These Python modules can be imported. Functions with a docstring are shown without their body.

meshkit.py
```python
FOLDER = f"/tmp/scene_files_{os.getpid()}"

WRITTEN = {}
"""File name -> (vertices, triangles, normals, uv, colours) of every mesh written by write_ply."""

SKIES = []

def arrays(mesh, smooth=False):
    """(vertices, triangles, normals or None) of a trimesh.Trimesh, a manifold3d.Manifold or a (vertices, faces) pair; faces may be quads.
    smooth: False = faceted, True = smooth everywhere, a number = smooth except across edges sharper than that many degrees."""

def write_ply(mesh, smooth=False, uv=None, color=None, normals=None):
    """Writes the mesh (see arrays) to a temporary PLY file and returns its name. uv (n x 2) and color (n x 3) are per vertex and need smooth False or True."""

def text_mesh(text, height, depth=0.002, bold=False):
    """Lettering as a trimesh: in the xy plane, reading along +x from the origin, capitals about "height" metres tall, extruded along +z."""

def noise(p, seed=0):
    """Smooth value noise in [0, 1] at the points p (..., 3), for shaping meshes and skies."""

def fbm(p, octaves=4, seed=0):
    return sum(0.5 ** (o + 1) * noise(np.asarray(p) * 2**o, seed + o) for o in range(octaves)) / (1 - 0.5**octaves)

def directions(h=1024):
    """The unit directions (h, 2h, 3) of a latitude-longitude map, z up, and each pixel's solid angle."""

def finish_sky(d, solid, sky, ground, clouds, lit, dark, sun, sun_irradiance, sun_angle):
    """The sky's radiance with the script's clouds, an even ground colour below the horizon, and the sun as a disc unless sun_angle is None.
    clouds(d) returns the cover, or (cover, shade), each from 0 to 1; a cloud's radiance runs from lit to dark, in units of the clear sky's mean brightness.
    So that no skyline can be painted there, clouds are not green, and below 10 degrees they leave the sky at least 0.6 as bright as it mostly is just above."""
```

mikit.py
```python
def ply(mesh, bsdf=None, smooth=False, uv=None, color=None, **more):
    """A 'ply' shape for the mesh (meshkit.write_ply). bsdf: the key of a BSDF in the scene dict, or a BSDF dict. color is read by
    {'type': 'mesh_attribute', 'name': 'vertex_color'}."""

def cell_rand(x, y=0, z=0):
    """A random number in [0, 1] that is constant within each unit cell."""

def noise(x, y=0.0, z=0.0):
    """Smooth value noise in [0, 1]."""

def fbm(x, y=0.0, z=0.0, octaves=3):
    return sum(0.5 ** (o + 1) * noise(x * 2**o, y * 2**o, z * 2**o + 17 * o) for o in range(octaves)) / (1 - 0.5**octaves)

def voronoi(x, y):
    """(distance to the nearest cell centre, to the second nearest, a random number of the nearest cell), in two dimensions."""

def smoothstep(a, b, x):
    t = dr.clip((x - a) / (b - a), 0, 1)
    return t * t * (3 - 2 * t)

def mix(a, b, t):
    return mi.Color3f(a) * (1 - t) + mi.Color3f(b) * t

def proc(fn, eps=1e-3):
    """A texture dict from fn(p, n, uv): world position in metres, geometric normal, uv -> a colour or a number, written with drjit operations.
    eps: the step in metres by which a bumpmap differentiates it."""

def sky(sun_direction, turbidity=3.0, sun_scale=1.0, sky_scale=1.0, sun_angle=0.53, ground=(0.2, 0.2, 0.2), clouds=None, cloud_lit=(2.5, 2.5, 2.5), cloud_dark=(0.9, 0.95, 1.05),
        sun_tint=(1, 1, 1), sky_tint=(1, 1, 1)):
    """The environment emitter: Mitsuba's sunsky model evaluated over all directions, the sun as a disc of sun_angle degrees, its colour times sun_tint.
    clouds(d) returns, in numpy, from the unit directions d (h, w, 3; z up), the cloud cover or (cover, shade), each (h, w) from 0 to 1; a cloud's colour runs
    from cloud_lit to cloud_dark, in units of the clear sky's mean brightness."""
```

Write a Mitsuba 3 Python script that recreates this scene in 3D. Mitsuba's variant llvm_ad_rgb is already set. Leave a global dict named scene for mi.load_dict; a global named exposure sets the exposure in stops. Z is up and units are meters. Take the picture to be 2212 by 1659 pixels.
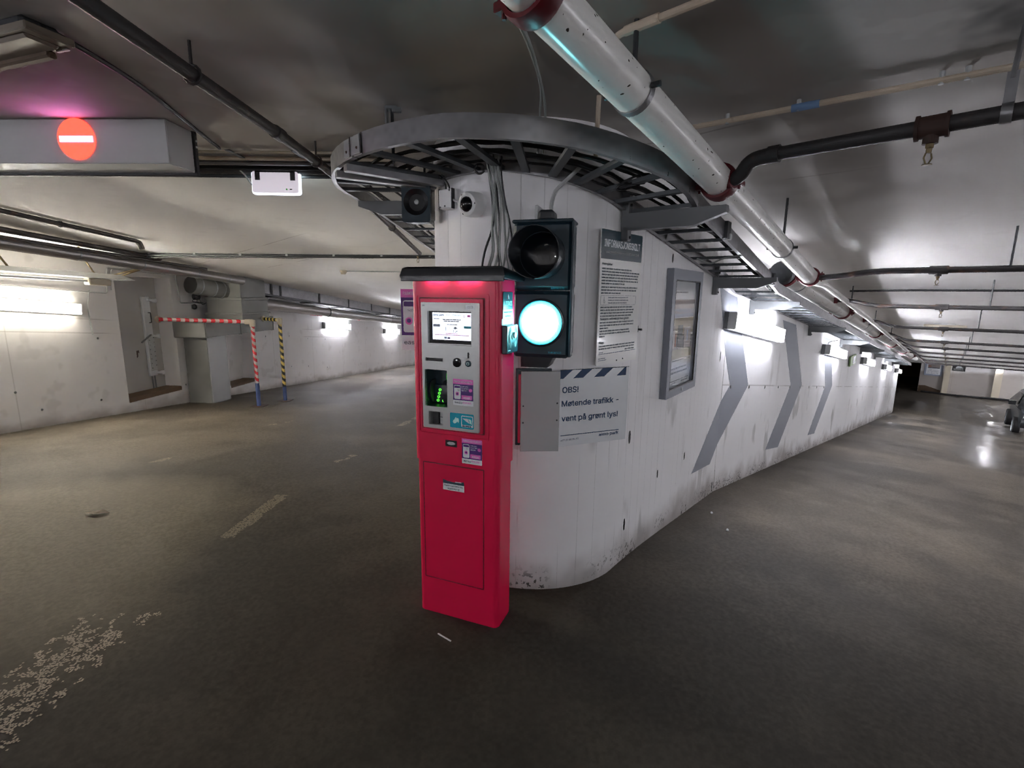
import math, random
import numpy as np, trimesh, drjit as dr, mitsuba as mi
import mikit, meshkit
from shapely.geometry import Polygon, Point, box as sbox
from shapely import affinity
from shapely.ops import unary_union

random.seed(7)
RNG = np.random.default_rng(7)
scene, labels = {}, {}
T = mi.ScalarTransform4f

# ------------------------------------------------------------------ camera, lamps' strengths, exposure
exposure = 3.05
GAIN = 2.0 ** -2.5     # all radiances below are written for exposure 0
CAM = np.array([[1.0, 0.0111, 0.0002], [0.0018, -0.1790, 0.9838], [0.0110, -0.9838, -0.1790]])   # columns: right, down, forward
CAM, _ = np.linalg.qr(CAM)
CAM = CAM * np.sign(np.diag(CAM.T @ np.array([[1.0, 0.0111, 0.0002], [0.0018, -0.1790, 0.9838], [0.0110, -0.9838, -0.1790]])))
EYE = np.array([0.0, 0.0, 1.62])
_m = np.eye(4)
_m[:3, 0], _m[:3, 1], _m[:3, 2], _m[:3, 3] = -CAM[:, 0], -CAM[:, 1], CAM[:, 2], EYE
scene['camera'] = {'type': 'perspective', 'fov': 2 * math.degrees(math.atan(1106 / 1060)), 'fov_axis': 'x',
                   'near_clip': 0.05, 'far_clip': 200.0, 'to_world': T(_m.tolist())}
COOL = np.array([0.97, 0.975, 1.06])
WARM = np.array([1.0, 0.92, 0.76])
L_RIGHT, L_LEFT, L_WARM, L_BACK, L_HALL = 430.0, 1050.0, 600.0, 150.0, 100.0
L_GREEN, L_RIM = np.array([7.5, 27.0, 30.0]), np.array([0.02, 2.2, 2.8])
L_RED, L_BAR = np.array([4.5, 0.12, 0.06]), np.array([34.0, 13.0, 36.0])

# ------------------------------------------------------------------ the place: directions and slopes (metres, z up, y roughly ahead)
def D(az):
    a = math.radians(az)
    return np.array([math.sin(a), math.cos(a), 0.0])
UP = np.array([0, 0, 1.0])
dL, dA, dB = D(5.0), D(36.2), D(42.1)
def out(d): return np.array([d[1], -d[0], 0.0])
nL, nA, nB = out(dL), out(dA), out(dB)
NOSE, RN = np.array([0.127, 3.1]), 0.6
PL, PA, PJ = np.array([-6.2, 6.0, 0]), np.array([0.611, 2.746, 0]), np.array([2.057, 4.721, 0])
SLOPE_L, SLOPE_R = 0.0915, 0.1334
def ramp(u, w=0.7): return np.where(u < -w, 0, np.where(u > w, u, (u + w) ** 2 / (4 * w)))
def uR(x, y): return (x - 0.414) * dB[0] + (y - 2.903) * dB[1]
def uL(x, y, y0): return (x + 1.0) * dL[0] + (y - y0) * dL[1]
def right_side(x, y):
    a = np.degrees(np.arctan2(x - NOSE[0], y - NOSE[1]))
    return (a > 23.6) | (a < -150)
def zlow(x, y, yl=4.0, ur=23.4):
    return np.where(right_side(x, y), -SLOPE_R * np.minimum(ramp(uR(x, y)), ur), -SLOPE_L * ramp(uL(x, y, yl)))
def floor_z(x, y): return zlow(np.asarray(x, float), np.asarray(y, float))
def ceil_z(x, y): return 2.45 + zlow(np.asarray(x, float), np.asarray(y, float), 3.1, 31.0)

# ------------------------------------------------------------------ materials
def lin(c):
    if isinstance(c, str):
        c = [int(c[i:i + 2], 16) / 255 for i in (1, 3, 5)]
    return [x / 12.92 if x <= 0.04045 else ((x + 0.055) / 1.055) ** 2.4 for x in c]
def mat(name, color, rough=0.5, metal=0.0, spec=0.5, coat=0.0, bump=None, bscale=1.0, rtex=None):
    col = {'type': 'rgb', 'value': lin(color)} if not isinstance(color, dict) else color
    b = {'type': 'principled', 'base_color': col, 'roughness': rtex if rtex is not None else rough, 'metallic': metal, 'specular': spec}
    if coat: b['clearcoat'], b['clearcoat_gloss'] = coat, 0.9
    if bump is not None: b = {'type': 'bumpmap', 'arbitrary': bump, 'scale': bscale, 'bsdf': b}
    scene['mat_' + name] = {'type': 'twosided', 'bsdf': b}
    return 'mat_' + name
N, F, S, M = mikit.noise, mikit.fbm, mikit.smoothstep, mikit.mix

def dr_ramp(u): return dr.select(u < -0.7, 0, dr.select(u > 0.7, u, (u + 0.7) * (u + 0.7) / 2.8))
def dr_floor(p):
    u = (p.x - 0.414) * float(dB[0]) + (p.y - 2.903) * float(dB[1])
    return -SLOPE_R * dr.minimum(dr_ramp(u), 23.4)
def dr_floorL(p): return -SLOPE_L * dr_ramp((p.x + 1.0) * float(dL[0]) + (p.y - 4.0) * float(dL[1]))

def wall_along(p):
    """Distance along the dividing wall's right face, 0 at the bend."""
    sb = (p.x - float(PJ[0])) * float(dB[0]) + (p.y - float(PJ[1])) * float(dB[1])
    ang = dr.atan2(p.x - float(NOSE[0]), p.y - float(NOSE[1]))
    arc = dr.select(ang < 0, ang + 2 * math.pi, ang)
    sn = -2.448 - RN * (arc - math.radians(126.2))
    sa = (p.x - float(PA[0])) * float(dA[0]) + (p.y - float(PA[1])) * float(dA[1]) - 2.448
    return dr.select(sb > 0, sb, dr.select(sa > -2.448, sa, sn)), sb
def centre_col(p, n, uv):
    s, sb = wall_along(p)
    h = p.z - dr_floor(p)
    c = M((0.73, 0.725, 0.735), (0.81, 0.805, 0.815), F(p.x * 1.3, p.y * 1.3, p.z * 1.3))
    c = M(c, (0.40, 0.39, 0.38), 0.5 * S(0.60, 0.85, F(p.x * 5, p.y * 5, p.z * 1.4, 4)))
    board = dr.abs(s / 0.115 - dr.floor(s / 0.115) - 0.5)
    groove = S(0.46, 0.495, board) * S(0.45, 0.62, N(dr.floor(s / 0.115) * 7.1, p.z * 2.2)) * dr.select(sb < 0, 1.0, 0.25)
    c = M(c, (0.30, 0.295, 0.30), 0.40 * groove)
    line = p.z + 0.1334 * s - 0.775
    c = M(c, (0.30, 0.29, 0.28), 0.55 * S(0.012, 0.004, dr.abs(line)) * dr.select(s > 0, 1.0, 0.0) * S(0.25, 0.6, N(s * 3, 2.0)))
    c = M(c, (0.22, 0.21, 0.20), 0.8 * S(0.014, 0.005, dr.abs(s + 0.012 * (N(p.z * 9, 1.0) - 0.5))) * S(0.2, 0.5, N(p.z * 6, 4.0)))
    g = S(0.0, 1.0, (0.30 - h) / 0.30 * 0.9 + 0.9 * (F(s * 4, p.z * 4, 3.0) - 0.55))
    c = M(c, (0.17, 0.14, 0.115), 0.75 * g)
    chip = S(0.60, 0.66, F(s * 60, p.z * 60, 9.0)) * S(0.17, 0.02, h) * S(0.35, 0.6, F(s * 5, p.z * 5, 19.0))
    c = M(c, (0.05, 0.045, 0.04), chip)
    smear = S(0.68, 0.80, F(s * 4.5, p.z * 2.2, 21.0)) * S(1.3, 0.7, h)
    return M(c, (0.30, 0.29, 0.28), 0.55 * smear)
def centre_bump(p, n, uv):
    s, sb = wall_along(p)
    board = dr.abs(s / 0.115 - dr.floor(s / 0.115) - 0.5)
    return -0.0025 * S(0.44, 0.5, board) * dr.select(sb < 0, 1.0, 0.3) + 0.003 * F(p.x * 18, p.y * 18, p.z * 6)
mat('wall_centre', mikit.proc(centre_col), 0.62, spec=0.35, bump=mikit.proc(centre_bump, 4e-3))

def left_col(p, n, uv):
    s = (p.x - float(PL[0])) * float(dL[0]) + (p.y - float(PL[1])) * float(dL[1])
    h = p.z - dr_floorL(p)
    c = M((0.74, 0.725, 0.72), (0.82, 0.805, 0.80), F(s * 1.1, p.z * 1.6, 5.0))
    ln = dr.minimum(dr.abs(h - 1.25), dr.abs(h - 1.45))
    c = M(c, (0.40, 0.38, 0.37), 0.5 * S(0.012, 0.004, ln) * S(0.45, 0.65, N(s * 1.2, h * 0.7)))
    c = M(c, (0.50, 0.48, 0.46), 0.30 * S(0.66, 0.8, F(s * 5, p.z * 5, 8.0)))
    seam = dr.abs(s / 1.9 - dr.floor(s / 1.9) - 0.5)
    c = M(c, (0.42, 0.40, 0.39), 0.4 * S(0.494, 0.498, seam))
    g = S(0.0, 1.0, (0.22 - h) / 0.22 + 0.9 * (F(s * 3, p.z * 5, 3.0) - 0.6))
    return M(c, (0.19, 0.155, 0.12), 0.7 * g)
mat('wall_left', mikit.proc(left_col), 0.6, spec=0.35)

def ceil_col(p, n, uv):
    c = M((0.60, 0.585, 0.565), (0.68, 0.665, 0.64), F(p.x * 0.9, p.y * 0.9, 2.0))
    soot_shade = S(0.12, 0.52, F(p.x * 1.1 + 3.0, p.y * 1.1, 7.0, 4)) * S(3.9, 2.1, dr.sqrt((p.x + 0.2) * (p.x + 0.2) + (p.y - 1.4) * (p.y - 1.4)))  # dims the near ceiling: sooty streaks plus shade painted into the colour
    c = M(c, (0.21, 0.193, 0.175), 0.9 * soot_shade)
    blot = S(0.66, 0.74, F(p.x * 6, p.y * 6, 4.0))
    c = M(c, (0.45, 0.43, 0.40), 0.12 * blot)
    burn = S(0.36, 0.14, dr.sqrt(dr.square((p.x - 1.66) * 0.9) + dr.square((p.y - 1.60) * 1.8)) + 0.25 * (F(p.x * 9, p.y * 9, 1.0) - 0.5))
    c = M(c, (0.06, 0.055, 0.05), burn)
    u = (p.x - 0.414) * float(dB[0]) + (p.y - 2.903) * float(dB[1])
    v = (p.x - 0.414) * float(nB[0]) + (p.y - 2.903) * float(nB[1])
    crack = S(0.012, 0.004, dr.abs(dr.abs(u - 0.55) - 0.42 + 0.02 * (N(v * 4, 3.0) - 0.5))) * S(0.3, 0.6, N(v * 2.0, u * 3))
    return M(c, (0.30, 0.28, 0.26), 0.6 * crack)
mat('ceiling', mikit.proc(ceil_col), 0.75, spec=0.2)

def wet_mask(p):
    u = (p.x - float(PJ[0])) * float(dB[0]) + (p.y - float(PJ[1])) * float(dB[1])
    v = (p.x - float(PJ[0])) * float(nB[0]) + (p.y - float(PJ[1])) * float(nB[1])
    mid = 2.35 + 0.12 * dr.sin(u * 0.5) - 0.05 * dr.maximum(u - 14, 0)
    a = S(0.55, 0.12, dr.abs(v - mid) + 0.5 * (F(u * 1.5, v * 4, 4.0) - 0.5)) * S(6.0, 8.5, u)
    b = S(0.50, 0.62, F(u * 0.7, v * 1.6, 11.0, 4)) * S(10, 15, u)
    return dr.maximum(a, b)
def floor_col(p, n, uv):
    f1 = F(p.x * 0.55, p.y * 0.55, 1.0, 4)
    c = M((0.033, 0.028, 0.022), (0.055, 0.046, 0.036), S(0.3, 0.7, f1))
    c = M(c, (0.034, 0.029, 0.024), 0.75 * S(0.50, 0.72, F(p.x * 1.2 + 9, p.y * 0.8, 6.0, 4)))
    c = M(c, (0.125, 0.109, 0.086), 0.13 * S(0.50, 0.76, F(p.x * 1.5 + 4, p.y * 1.5, 13.0, 4)))
    tan = S(1.6, 0.9, dr.sqrt(dr.square((p.x + 3.3) / 1.3) + dr.square((p.y - 2.8) / 1.0)) + 0.9 * (F(p.x * 1.1, p.y * 1.1, 31.0, 4) - 0.4))
    c = M(c, (0.115, 0.098, 0.070), 0.8 * tan)
    c = c * (0.86 + 0.28 * N(p.x * 60, p.y * 60)) * (0.92 + 0.16 * N(p.x * 190, p.y * 190))
    return M(c, (0.02, 0.019, 0.017), 0.6 * wet_mask(p))
def floor_bump(p, n, uv):
    return 0.0007 * F(p.x * 120, p.y * 120, 2.0) + 0.003 * F(p.x * 2.5, p.y * 2.5, 5.0)
def wet_bump(p, n, uv): return 0.016 * F(p.x * 3, p.y * 3, 7.0) + 0.0004 * F(p.x * 60, p.y * 60, 2.0)
def sheen_mask(p, n, uv):
    return wet_mask(p)
mat('floor_dry', mikit.proc(floor_col), 0.78, spec=0.10, bump=mikit.proc(floor_bump, 3e-3))
mat('floor_wet', mikit.proc(floor_col), 0.17, spec=0.7, bump=mikit.proc(wet_bump, 4e-3))
scene['mat_floor'] = {'type': 'blendbsdf', 'weight': mikit.proc(sheen_mask), 'a': {'type': 'ref', 'id': 'mat_floor_dry'}, 'b': {'type': 'ref', 'id': 'mat_floor_wet'}}

def pipe_col(p, n, uv):
    c = M((0.74, 0.73, 0.71), (0.60, 0.59, 0.57), S(0.5, 0.75, F(p.x * 4, p.y * 4, p.z * 4)))
    return M(c, (0.03, 0.025, 0.02), S(0.79, 0.81, F(p.x * 60, p.y * 60, p.z * 60, 2)))
mat('white_pipe', mikit.proc(pipe_col), 0.22, spec=0.6, coat=0.4)
def galv_col(p, n, uv):
    return M((0.20, 0.20, 0.21), (0.32, 0.32, 0.33), F(p.x * 9, p.y * 9, p.z * 9)) * (0.85 + 0.25 * N(p.x * 40, p.y * 40, p.z * 40))
mat('galv', mikit.proc(galv_col), 0.38, metal=0.85)
def rust_col(p, n, uv):
    return M((0.022, 0.020, 0.020), (0.06, 0.030, 0.02), S(0.6, 0.8, F(p.x * 16, p.y * 16, p.z * 16)))
mat('dark_pipe', mikit.proc(rust_col), 0.55, spec=0.4)
def duct_col(p, n, uv):
    return M((0.13, 0.135, 0.125), (0.24, 0.24, 0.235), F(p.x * 2.4, p.y * 2.4, p.z * 2.4)) 
mat('duct', mikit.proc(duct_col), 0.6, metal=0.25, spec=0.3)
mat('shaded_tray_rung', '#45494c', 0.5, metal=0.4)  # darker than the rails: shade under the tray put into the colour
mat('shaded_door_paint', '#a3a19e', 0.5)  # grey stands for the recess shade on a white leaf

mat('red_coupling', '#4f0f17', 0.4)
mat('kiosk_red', '#c4143e', 0.36, spec=0.5, bump=mikit.proc(lambda p, n, uv: 0.0006 * F(p.x * 90, p.y * 90, p.z * 90), 1.5e-3))
mat('kiosk_dark_red', '#5c0818', 0.5)
mat('kiosk_cap', '#14171b', 0.32)
mat('steel_panel', '#b9bab8', 0.36, metal=0.55)
mat('steel_bright', '#d8d8da', 0.22, metal=0.8)
mat('black', '#0c0d0f', 0.45)
mat('black_gloss', '#07080a', 0.06, spec=0.7)
mat('dark_grey', '#26292c', 0.45)
mat('mid_grey', '#5d6062', 0.5)
mat('grey_paint', '#7b7f88', 0.55)
mat('light_grey', '#a9abab', 0.45)
mat('white', '#dcdcdc', 0.4)
mat('white_gloss', '#e4e4e2', 0.12, spec=0.6, coat=0.6)
mat('cable_grey', '#8f9492', 0.5)
mat('cable_dark', '#101213', 0.5)
mat('beige_conduit', '#b8aa98', 0.5)
mat('blue_sleeve', '#6684a8', 0.5)
mat('navy', '#0f3054', 0.5)
mat('slate', '#2d4048', 0.25, spec=0.5)
mat('print_dark', '#23303c', 0.5)
mat('print_grey', '#6b7078', 0.5)
mat('purple', '#4b2a70', 0.4)
mat('pink', '#d565b4', 0.4)
mat('teal', '#0c8fa3', 0.35)
mat('pale_teal', '#bfe6e0', 0.35)
mat('sign_white', '#d6d9dc', 0.35)
mat('housing', '#1a2b33', 0.38)  # teal tint paints the green lamp glow into the base colour
mat('hood', '#0a1218', 0.3)
mat('lens_off', '#060b12', 0.05, spec=0.8)
mat('rust', '#2e1a13', 0.75)
mat('brass', '#63563c', 0.45, metal=0.6)
mat('aluminium', '#9da2a6', 0.3, metal=0.6)
mat('foil', '#c9cacc', 0.14, metal=0.95, bump=mikit.proc(lambda p, n, uv: 0.02 * F(p.x * 14, p.y * 14, p.z * 14), 4e-3))
mat('wrap', '#a09d9c', 0.3, metal=0.7)
mat('chevron', '#7f838c', 0.6)
mat('lane_paint', '#5c5343', 0.8)
mat('lane_paint_worn', '#8d8373', 0.85)
mat('tape_red', '#a81a26', 0.5)
mat('tape_white', '#b9b4b0', 0.5)
mat('tape_yellow', '#b79f4d', 0.5)
mat('blue_paint', '#2b3a63', 0.5)
mat('cream', '#b7ae9c', 0.6)
mat('grime_brown', '#4b3a2a', 0.8)
mat('green_sign', '#6f8a55', 0.4)
mat('lime', '#39d02a', 0.4)
mat('dirty_cream', '#6d6458', 0.65)
mat('orange', '#94604a', 0.5)
mat('sky_grey', '#8e98ab', 0.4)
mat('olive', '#6f7360', 0.4)
mat('tan', '#8d8480', 0.4)
mat('car_paint', '#15181a', 0.16, coat=0.8)
mat('tyre', '#0b0b0b', 0.8)
scene['mat_glass'] = {'type': 'thindielectric', 'int_ior': 1.5}

# ------------------------------------------------------------------ naming and mesh helpers
def free(key):
    if key not in scene and key not in labels and not any(k.startswith(key + '__') for k in scene): return key
    i = 1
    while f'{key}_{i:03d}' in scene or f'{key}_{i:03d}' in labels: i += 1
    return f'{key}_{i:03d}'
def thing(name, label, cat, group=None):
    k = free(name)
    labels[k] = {'label': label, 'category': cat}
    if group: labels[k]['group'] = group
    return k
COUNT = {}
def part(parent, name, mesh, m, label=None, smooth=35, emit=None, stuff=False):
    base = f'{parent}__{name}'
    i = COUNT.get(base, 0); COUNT[base] = i + 1
    key = base if i == 0 else f'{base}_{i:03d}'
    scene[key] = mikit.ply(mesh, 'mat_' + m, smooth=smooth)
    if emit is not None: scene[key]['emitter'] = {'type': 'area', 'radiance': {'type': 'rgb', 'value': [float(v) * GAIN for v in emit]}}
    d = {}
    if label: d['label'] = label
    if stuff: d['kind'] = 'stuff'
    if d: labels[key] = d
    return key
def single(name, mesh, m, label, cat, group=None, smooth=35):
    k = thing(name, label, cat, group)
    scene[k] = mikit.ply(mesh, 'mat_' + m, smooth=smooth)
    return k
def struct(name, mesh, m, label=None, smooth=False):
    scene[name] = mikit.ply(mesh, 'mat_' + m, smooth=smooth)
    labels[name] = {'kind': 'structure'}
    if label: labels[name]['label'] = label
    return name
cat = trimesh.util.concatenate

class Fr:
    """A frame on a surface: u to the viewer's right, off towards the viewer, z up (or along w)."""
    def __init__(s, o, u, w=UP):
        u = np.asarray(u, float); u = u / np.linalg.norm(u); w = np.asarray(w, float)
        a = np.cross(w, u); a /= np.linalg.norm(a); w = np.cross(u, a)
        s.M = np.eye(4); s.M[:3, 0], s.M[:3, 1], s.M[:3, 2], s.M[:3, 3] = u, a, w, o
        s.u, s.a, s.w, s.o = u, a, w, np.asarray(o, float)
    def P(s, u, off, z): return s.o + s.u * u - s.a * off + s.w * z
    def m(s, mesh):
        mesh = mesh.copy(); mesh.apply_transform(s.M); return mesh
    def pts(s, L): return [s.P(*p) for p in L]
def bx(u0, u1, o0, o1, z0, z1, c=0.0):
    """A box in frame coordinates, its edges chamfered by c."""
    lo, hi = np.array([u0, -o1, z0]), np.array([u1, -o0, z1])
    if c <= 0:
        m = trimesh.creation.box(hi - lo); m.apply_translation((lo + hi) / 2); return m
    c = min(c, 0.49 * (hi - lo).min()); pts = []
    for i in np.ndindex(2, 2, 2):
        p = np.where(np.array(i) == 0, lo, hi); s = np.where(np.array(i) == 0, 1, -1)
        for k in range(3):
            q = p + s * c; q[k] = p[k]; pts.append(q)
    return trimesh.convex.convex_hull(np.array(pts))
def fbx(fr, *a, c=0.0): return fr.m(bx(*a, c=c))
def prism(fr, poly, o0, o1):
    """A polygon in (u, z) extruded from off o0 to off o1."""
    if not hasattr(poly, 'geoms') and not isinstance(poly, Polygon): poly = Polygon(poly)
    ms = [trimesh.creation.extrude_polygon(g, o1 - o0, engine='earcut') for g in getattr(poly, 'geoms', [poly]) if g.area > 1e-9]
    m = cat(ms)
    m.apply_transform(np.array([[1, 0, 0, 0], [0, 0, -1, -o0], [0, 1, 0, 0], [0, 0, 0, 1.0]]))
    return fr.m(m)
def rrect(u0, u1, z0, z1, r=0.01): return sbox(u0 + r, z0 + r, u1 - r, z1 - r).buffer(r, quad_segs=4)
def circ(u, z, r, q=10): return Point(u, z).buffer(r, quad_segs=q)
def text(fr, s, u, z, h, off=0.001, w=None, bold=False, depth=0.0006, align='l', shear=0.0):
    m = meshkit.text_mesh(s, h, depth, bold)
    b = m.bounds
    if w: m.apply_scale([w / (b[1, 0] - b[0, 0]), 1, 1])
    b = m.bounds
    dx = -b[0, 0] if align == 'l' else -(b[0, 0] + b[1, 0]) / 2 if align == 'c' else -b[1, 0]
    A = np.eye(4); A[:3, :3] = [[1, 0, 0], [0, 0, -1], [0, 1, 0]]; A[:3, 3] = [u + dx, -off, z]
    m.apply_transform(A)
    return fr.m(m)
def print_rows(fr, rows, off, h, word=0.012, seed=1):
    """Illegible small print: rows of word-sized strokes, rows = [(u0, u1, z)]."""
    r = np.random.default_rng(seed); ms = []
    for u0, u1, z in rows:
        u = u0
        while u < u1 - word * 0.3:
            l = min(word * (0.5 + 1.2 * r.random()), u1 - u)
            ms.append(bx(u, u + l, off, off + 0.0004, z, z + h)); u += l + word * 0.22
    return fr.m(cat(ms))
def frames(p):
    p = np.asarray(p, float); t = np.gradient(p, axis=0) if len(p) > 2 else np.repeat((p[1] - p[0])[None], 2, 0)
    d = np.diff(p, axis=0); d /= np.linalg.norm(d, axis=1, keepdims=True) + 1e-12
    t = np.vstack([d[:1], d[:-1] + d[1:], d[-1:]]); t /= np.linalg.norm(t, axis=1, keepdims=True) + 1e-12
    r = np.zeros_like(p); a = np.array([0, 0, 1.0]) if abs(t[0, 2]) < 0.9 else np.array([1.0, 0, 0])
    for i in range(len(p)):
        a = a - t[i] * a.dot(t[i]); a /= np.linalg.norm(a); r[i] = a
    return p, t, r, np.cross(t, r)
def tube(pts, r, n=10, caps=True):
    p, t, a, b = frames(pts); ang = np.arange(n) * 2 * math.pi / n
    rr = np.broadcast_to(np.asarray(r, float), (len(p),))
    v = p[:, None] + rr[:, None, None] * (np.cos(ang)[None, :, None] * a[:, None] + np.sin(ang)[None, :, None] * b[:, None])
    f = []
    for i in range(len(p) - 1):
        for j in range(n):
            k = (j + 1) % n
            f += [[i * n + j, i * n + k, (i + 1) * n + k], [i * n + j, (i + 1) * n + k, (i + 1) * n + j]]
    v = v.reshape(-1, 3)
    if caps:
        c0, c1 = len(v), len(v) + 1; v = np.vstack([v, p[:1], p[-1:]]); e = (len(p) - 1) * n
        for j in range(n):
            k = (j + 1) % n; f += [[c0, k, j], [c1, e + j, e + k]]
    m = trimesh.Trimesh(v, f, process=False)
    return m
def rod(a, b, r, n=10): return tube([a, b], r, n)
def fillet(pts, r, k=5):
    p = [np.asarray(q, float) for q in pts]; o = [p[0]]
    for i in range(1, len(p) - 1):
        a, b = p[i - 1] - p[i], p[i + 1] - p[i]; la, lb = np.linalg.norm(a), np.linalg.norm(b); d = min(r, la * 0.45, lb * 0.45)
        s, e = p[i] + a / la * d, p[i] + b / lb * d
        o += [(1 - x) ** 2 * s + 2 * x * (1 - x) * p[i] + x * x * e for x in np.linspace(0, 1, k)]
    return o + [p[-1]]
def spline(pts, n=6):
    p = np.asarray(pts, float); q = np.vstack([2 * p[0] - p[1], p, 2 * p[-1] - p[-2]]); o = []
    for i in range(1, len(q) - 2):
        for x in np.linspace(0, 1, n, endpoint=False):
            a, b, c, d = q[i - 1:i + 3]
            o.append(0.5 * (2 * b + (c - a) * x + (2 * a - 5 * b + 4 * c - d) * x * x + (3 * b - a - 3 * c + d) * x ** 3))
    return np.array(o + [p[-1]])
def lathe(o, axis, prof, n=20):
    """prof: (radius, height along axis) points."""
    z = np.asarray(axis, float); z = z / np.linalg.norm(z); x = np.cross(z, UP if abs(z[2]) < 0.9 else [1, 0, 0]); x /= np.linalg.norm(x); y = np.cross(z, x)
    ang = np.arange(n) * 2 * math.pi / n; v = []; f = []
    for r, h in prof: v += [np.asarray(o) + z * h + r * (math.cos(a) * x + math.sin(a) * y) for a in ang]
    for i in range(len(prof) - 1):
        for j in range(n):
            k = (j + 1) % n; f += [[i * n + j, i * n + k, (i + 1) * n + k], [i * n + j, (i + 1) * n + k, (i + 1) * n + j]]
    m = trimesh.Trimesh(np.array(v), f, process=False); m.merge_vertices(); m.update_faces(m.nondegenerate_faces()); return m
def hsweep(path, prof):
    """A closed profile of (sideways, up) points swept along a path that runs mostly level."""
    p = np.asarray(path, float); d = np.diff(p[:, :2], axis=0); d /= np.linalg.norm(d, axis=1, keepdims=True)
    t = np.vstack([d[:1], d[:-1] + d[1:], d[-1:]]); t /= np.linalg.norm(t, axis=1, keepdims=True)
    nrm = np.stack([t[:, 1], -t[:, 0], 0 * t[:, 0]], 1); k = len(prof)
    v = np.array([p[i] + nrm[i] * a + UP * b for i in range(len(p)) for a, b in prof]); f = []
    for i in range(len(p) - 1):
        for j in range(k):
            l = (j + 1) % k; f += [[i * k + j, (i + 1) * k + l, i * k + l], [i * k + j, (i + 1) * k + j, (i + 1) * k + l]]
    for j in range(1, k - 1): f += [[0, j, j + 1], [(len(p) - 1) * k, (len(p) - 1) * k + j + 1, (len(p) - 1) * k + j]]
    return trimesh.Trimesh(v, f, process=False)

FL, FA, FB = Fr(PL, dL), Fr(PA, dA), Fr(PJ, dB)
PF = PJ + dB * 28.2
FF = Fr(PF, nB)

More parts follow.
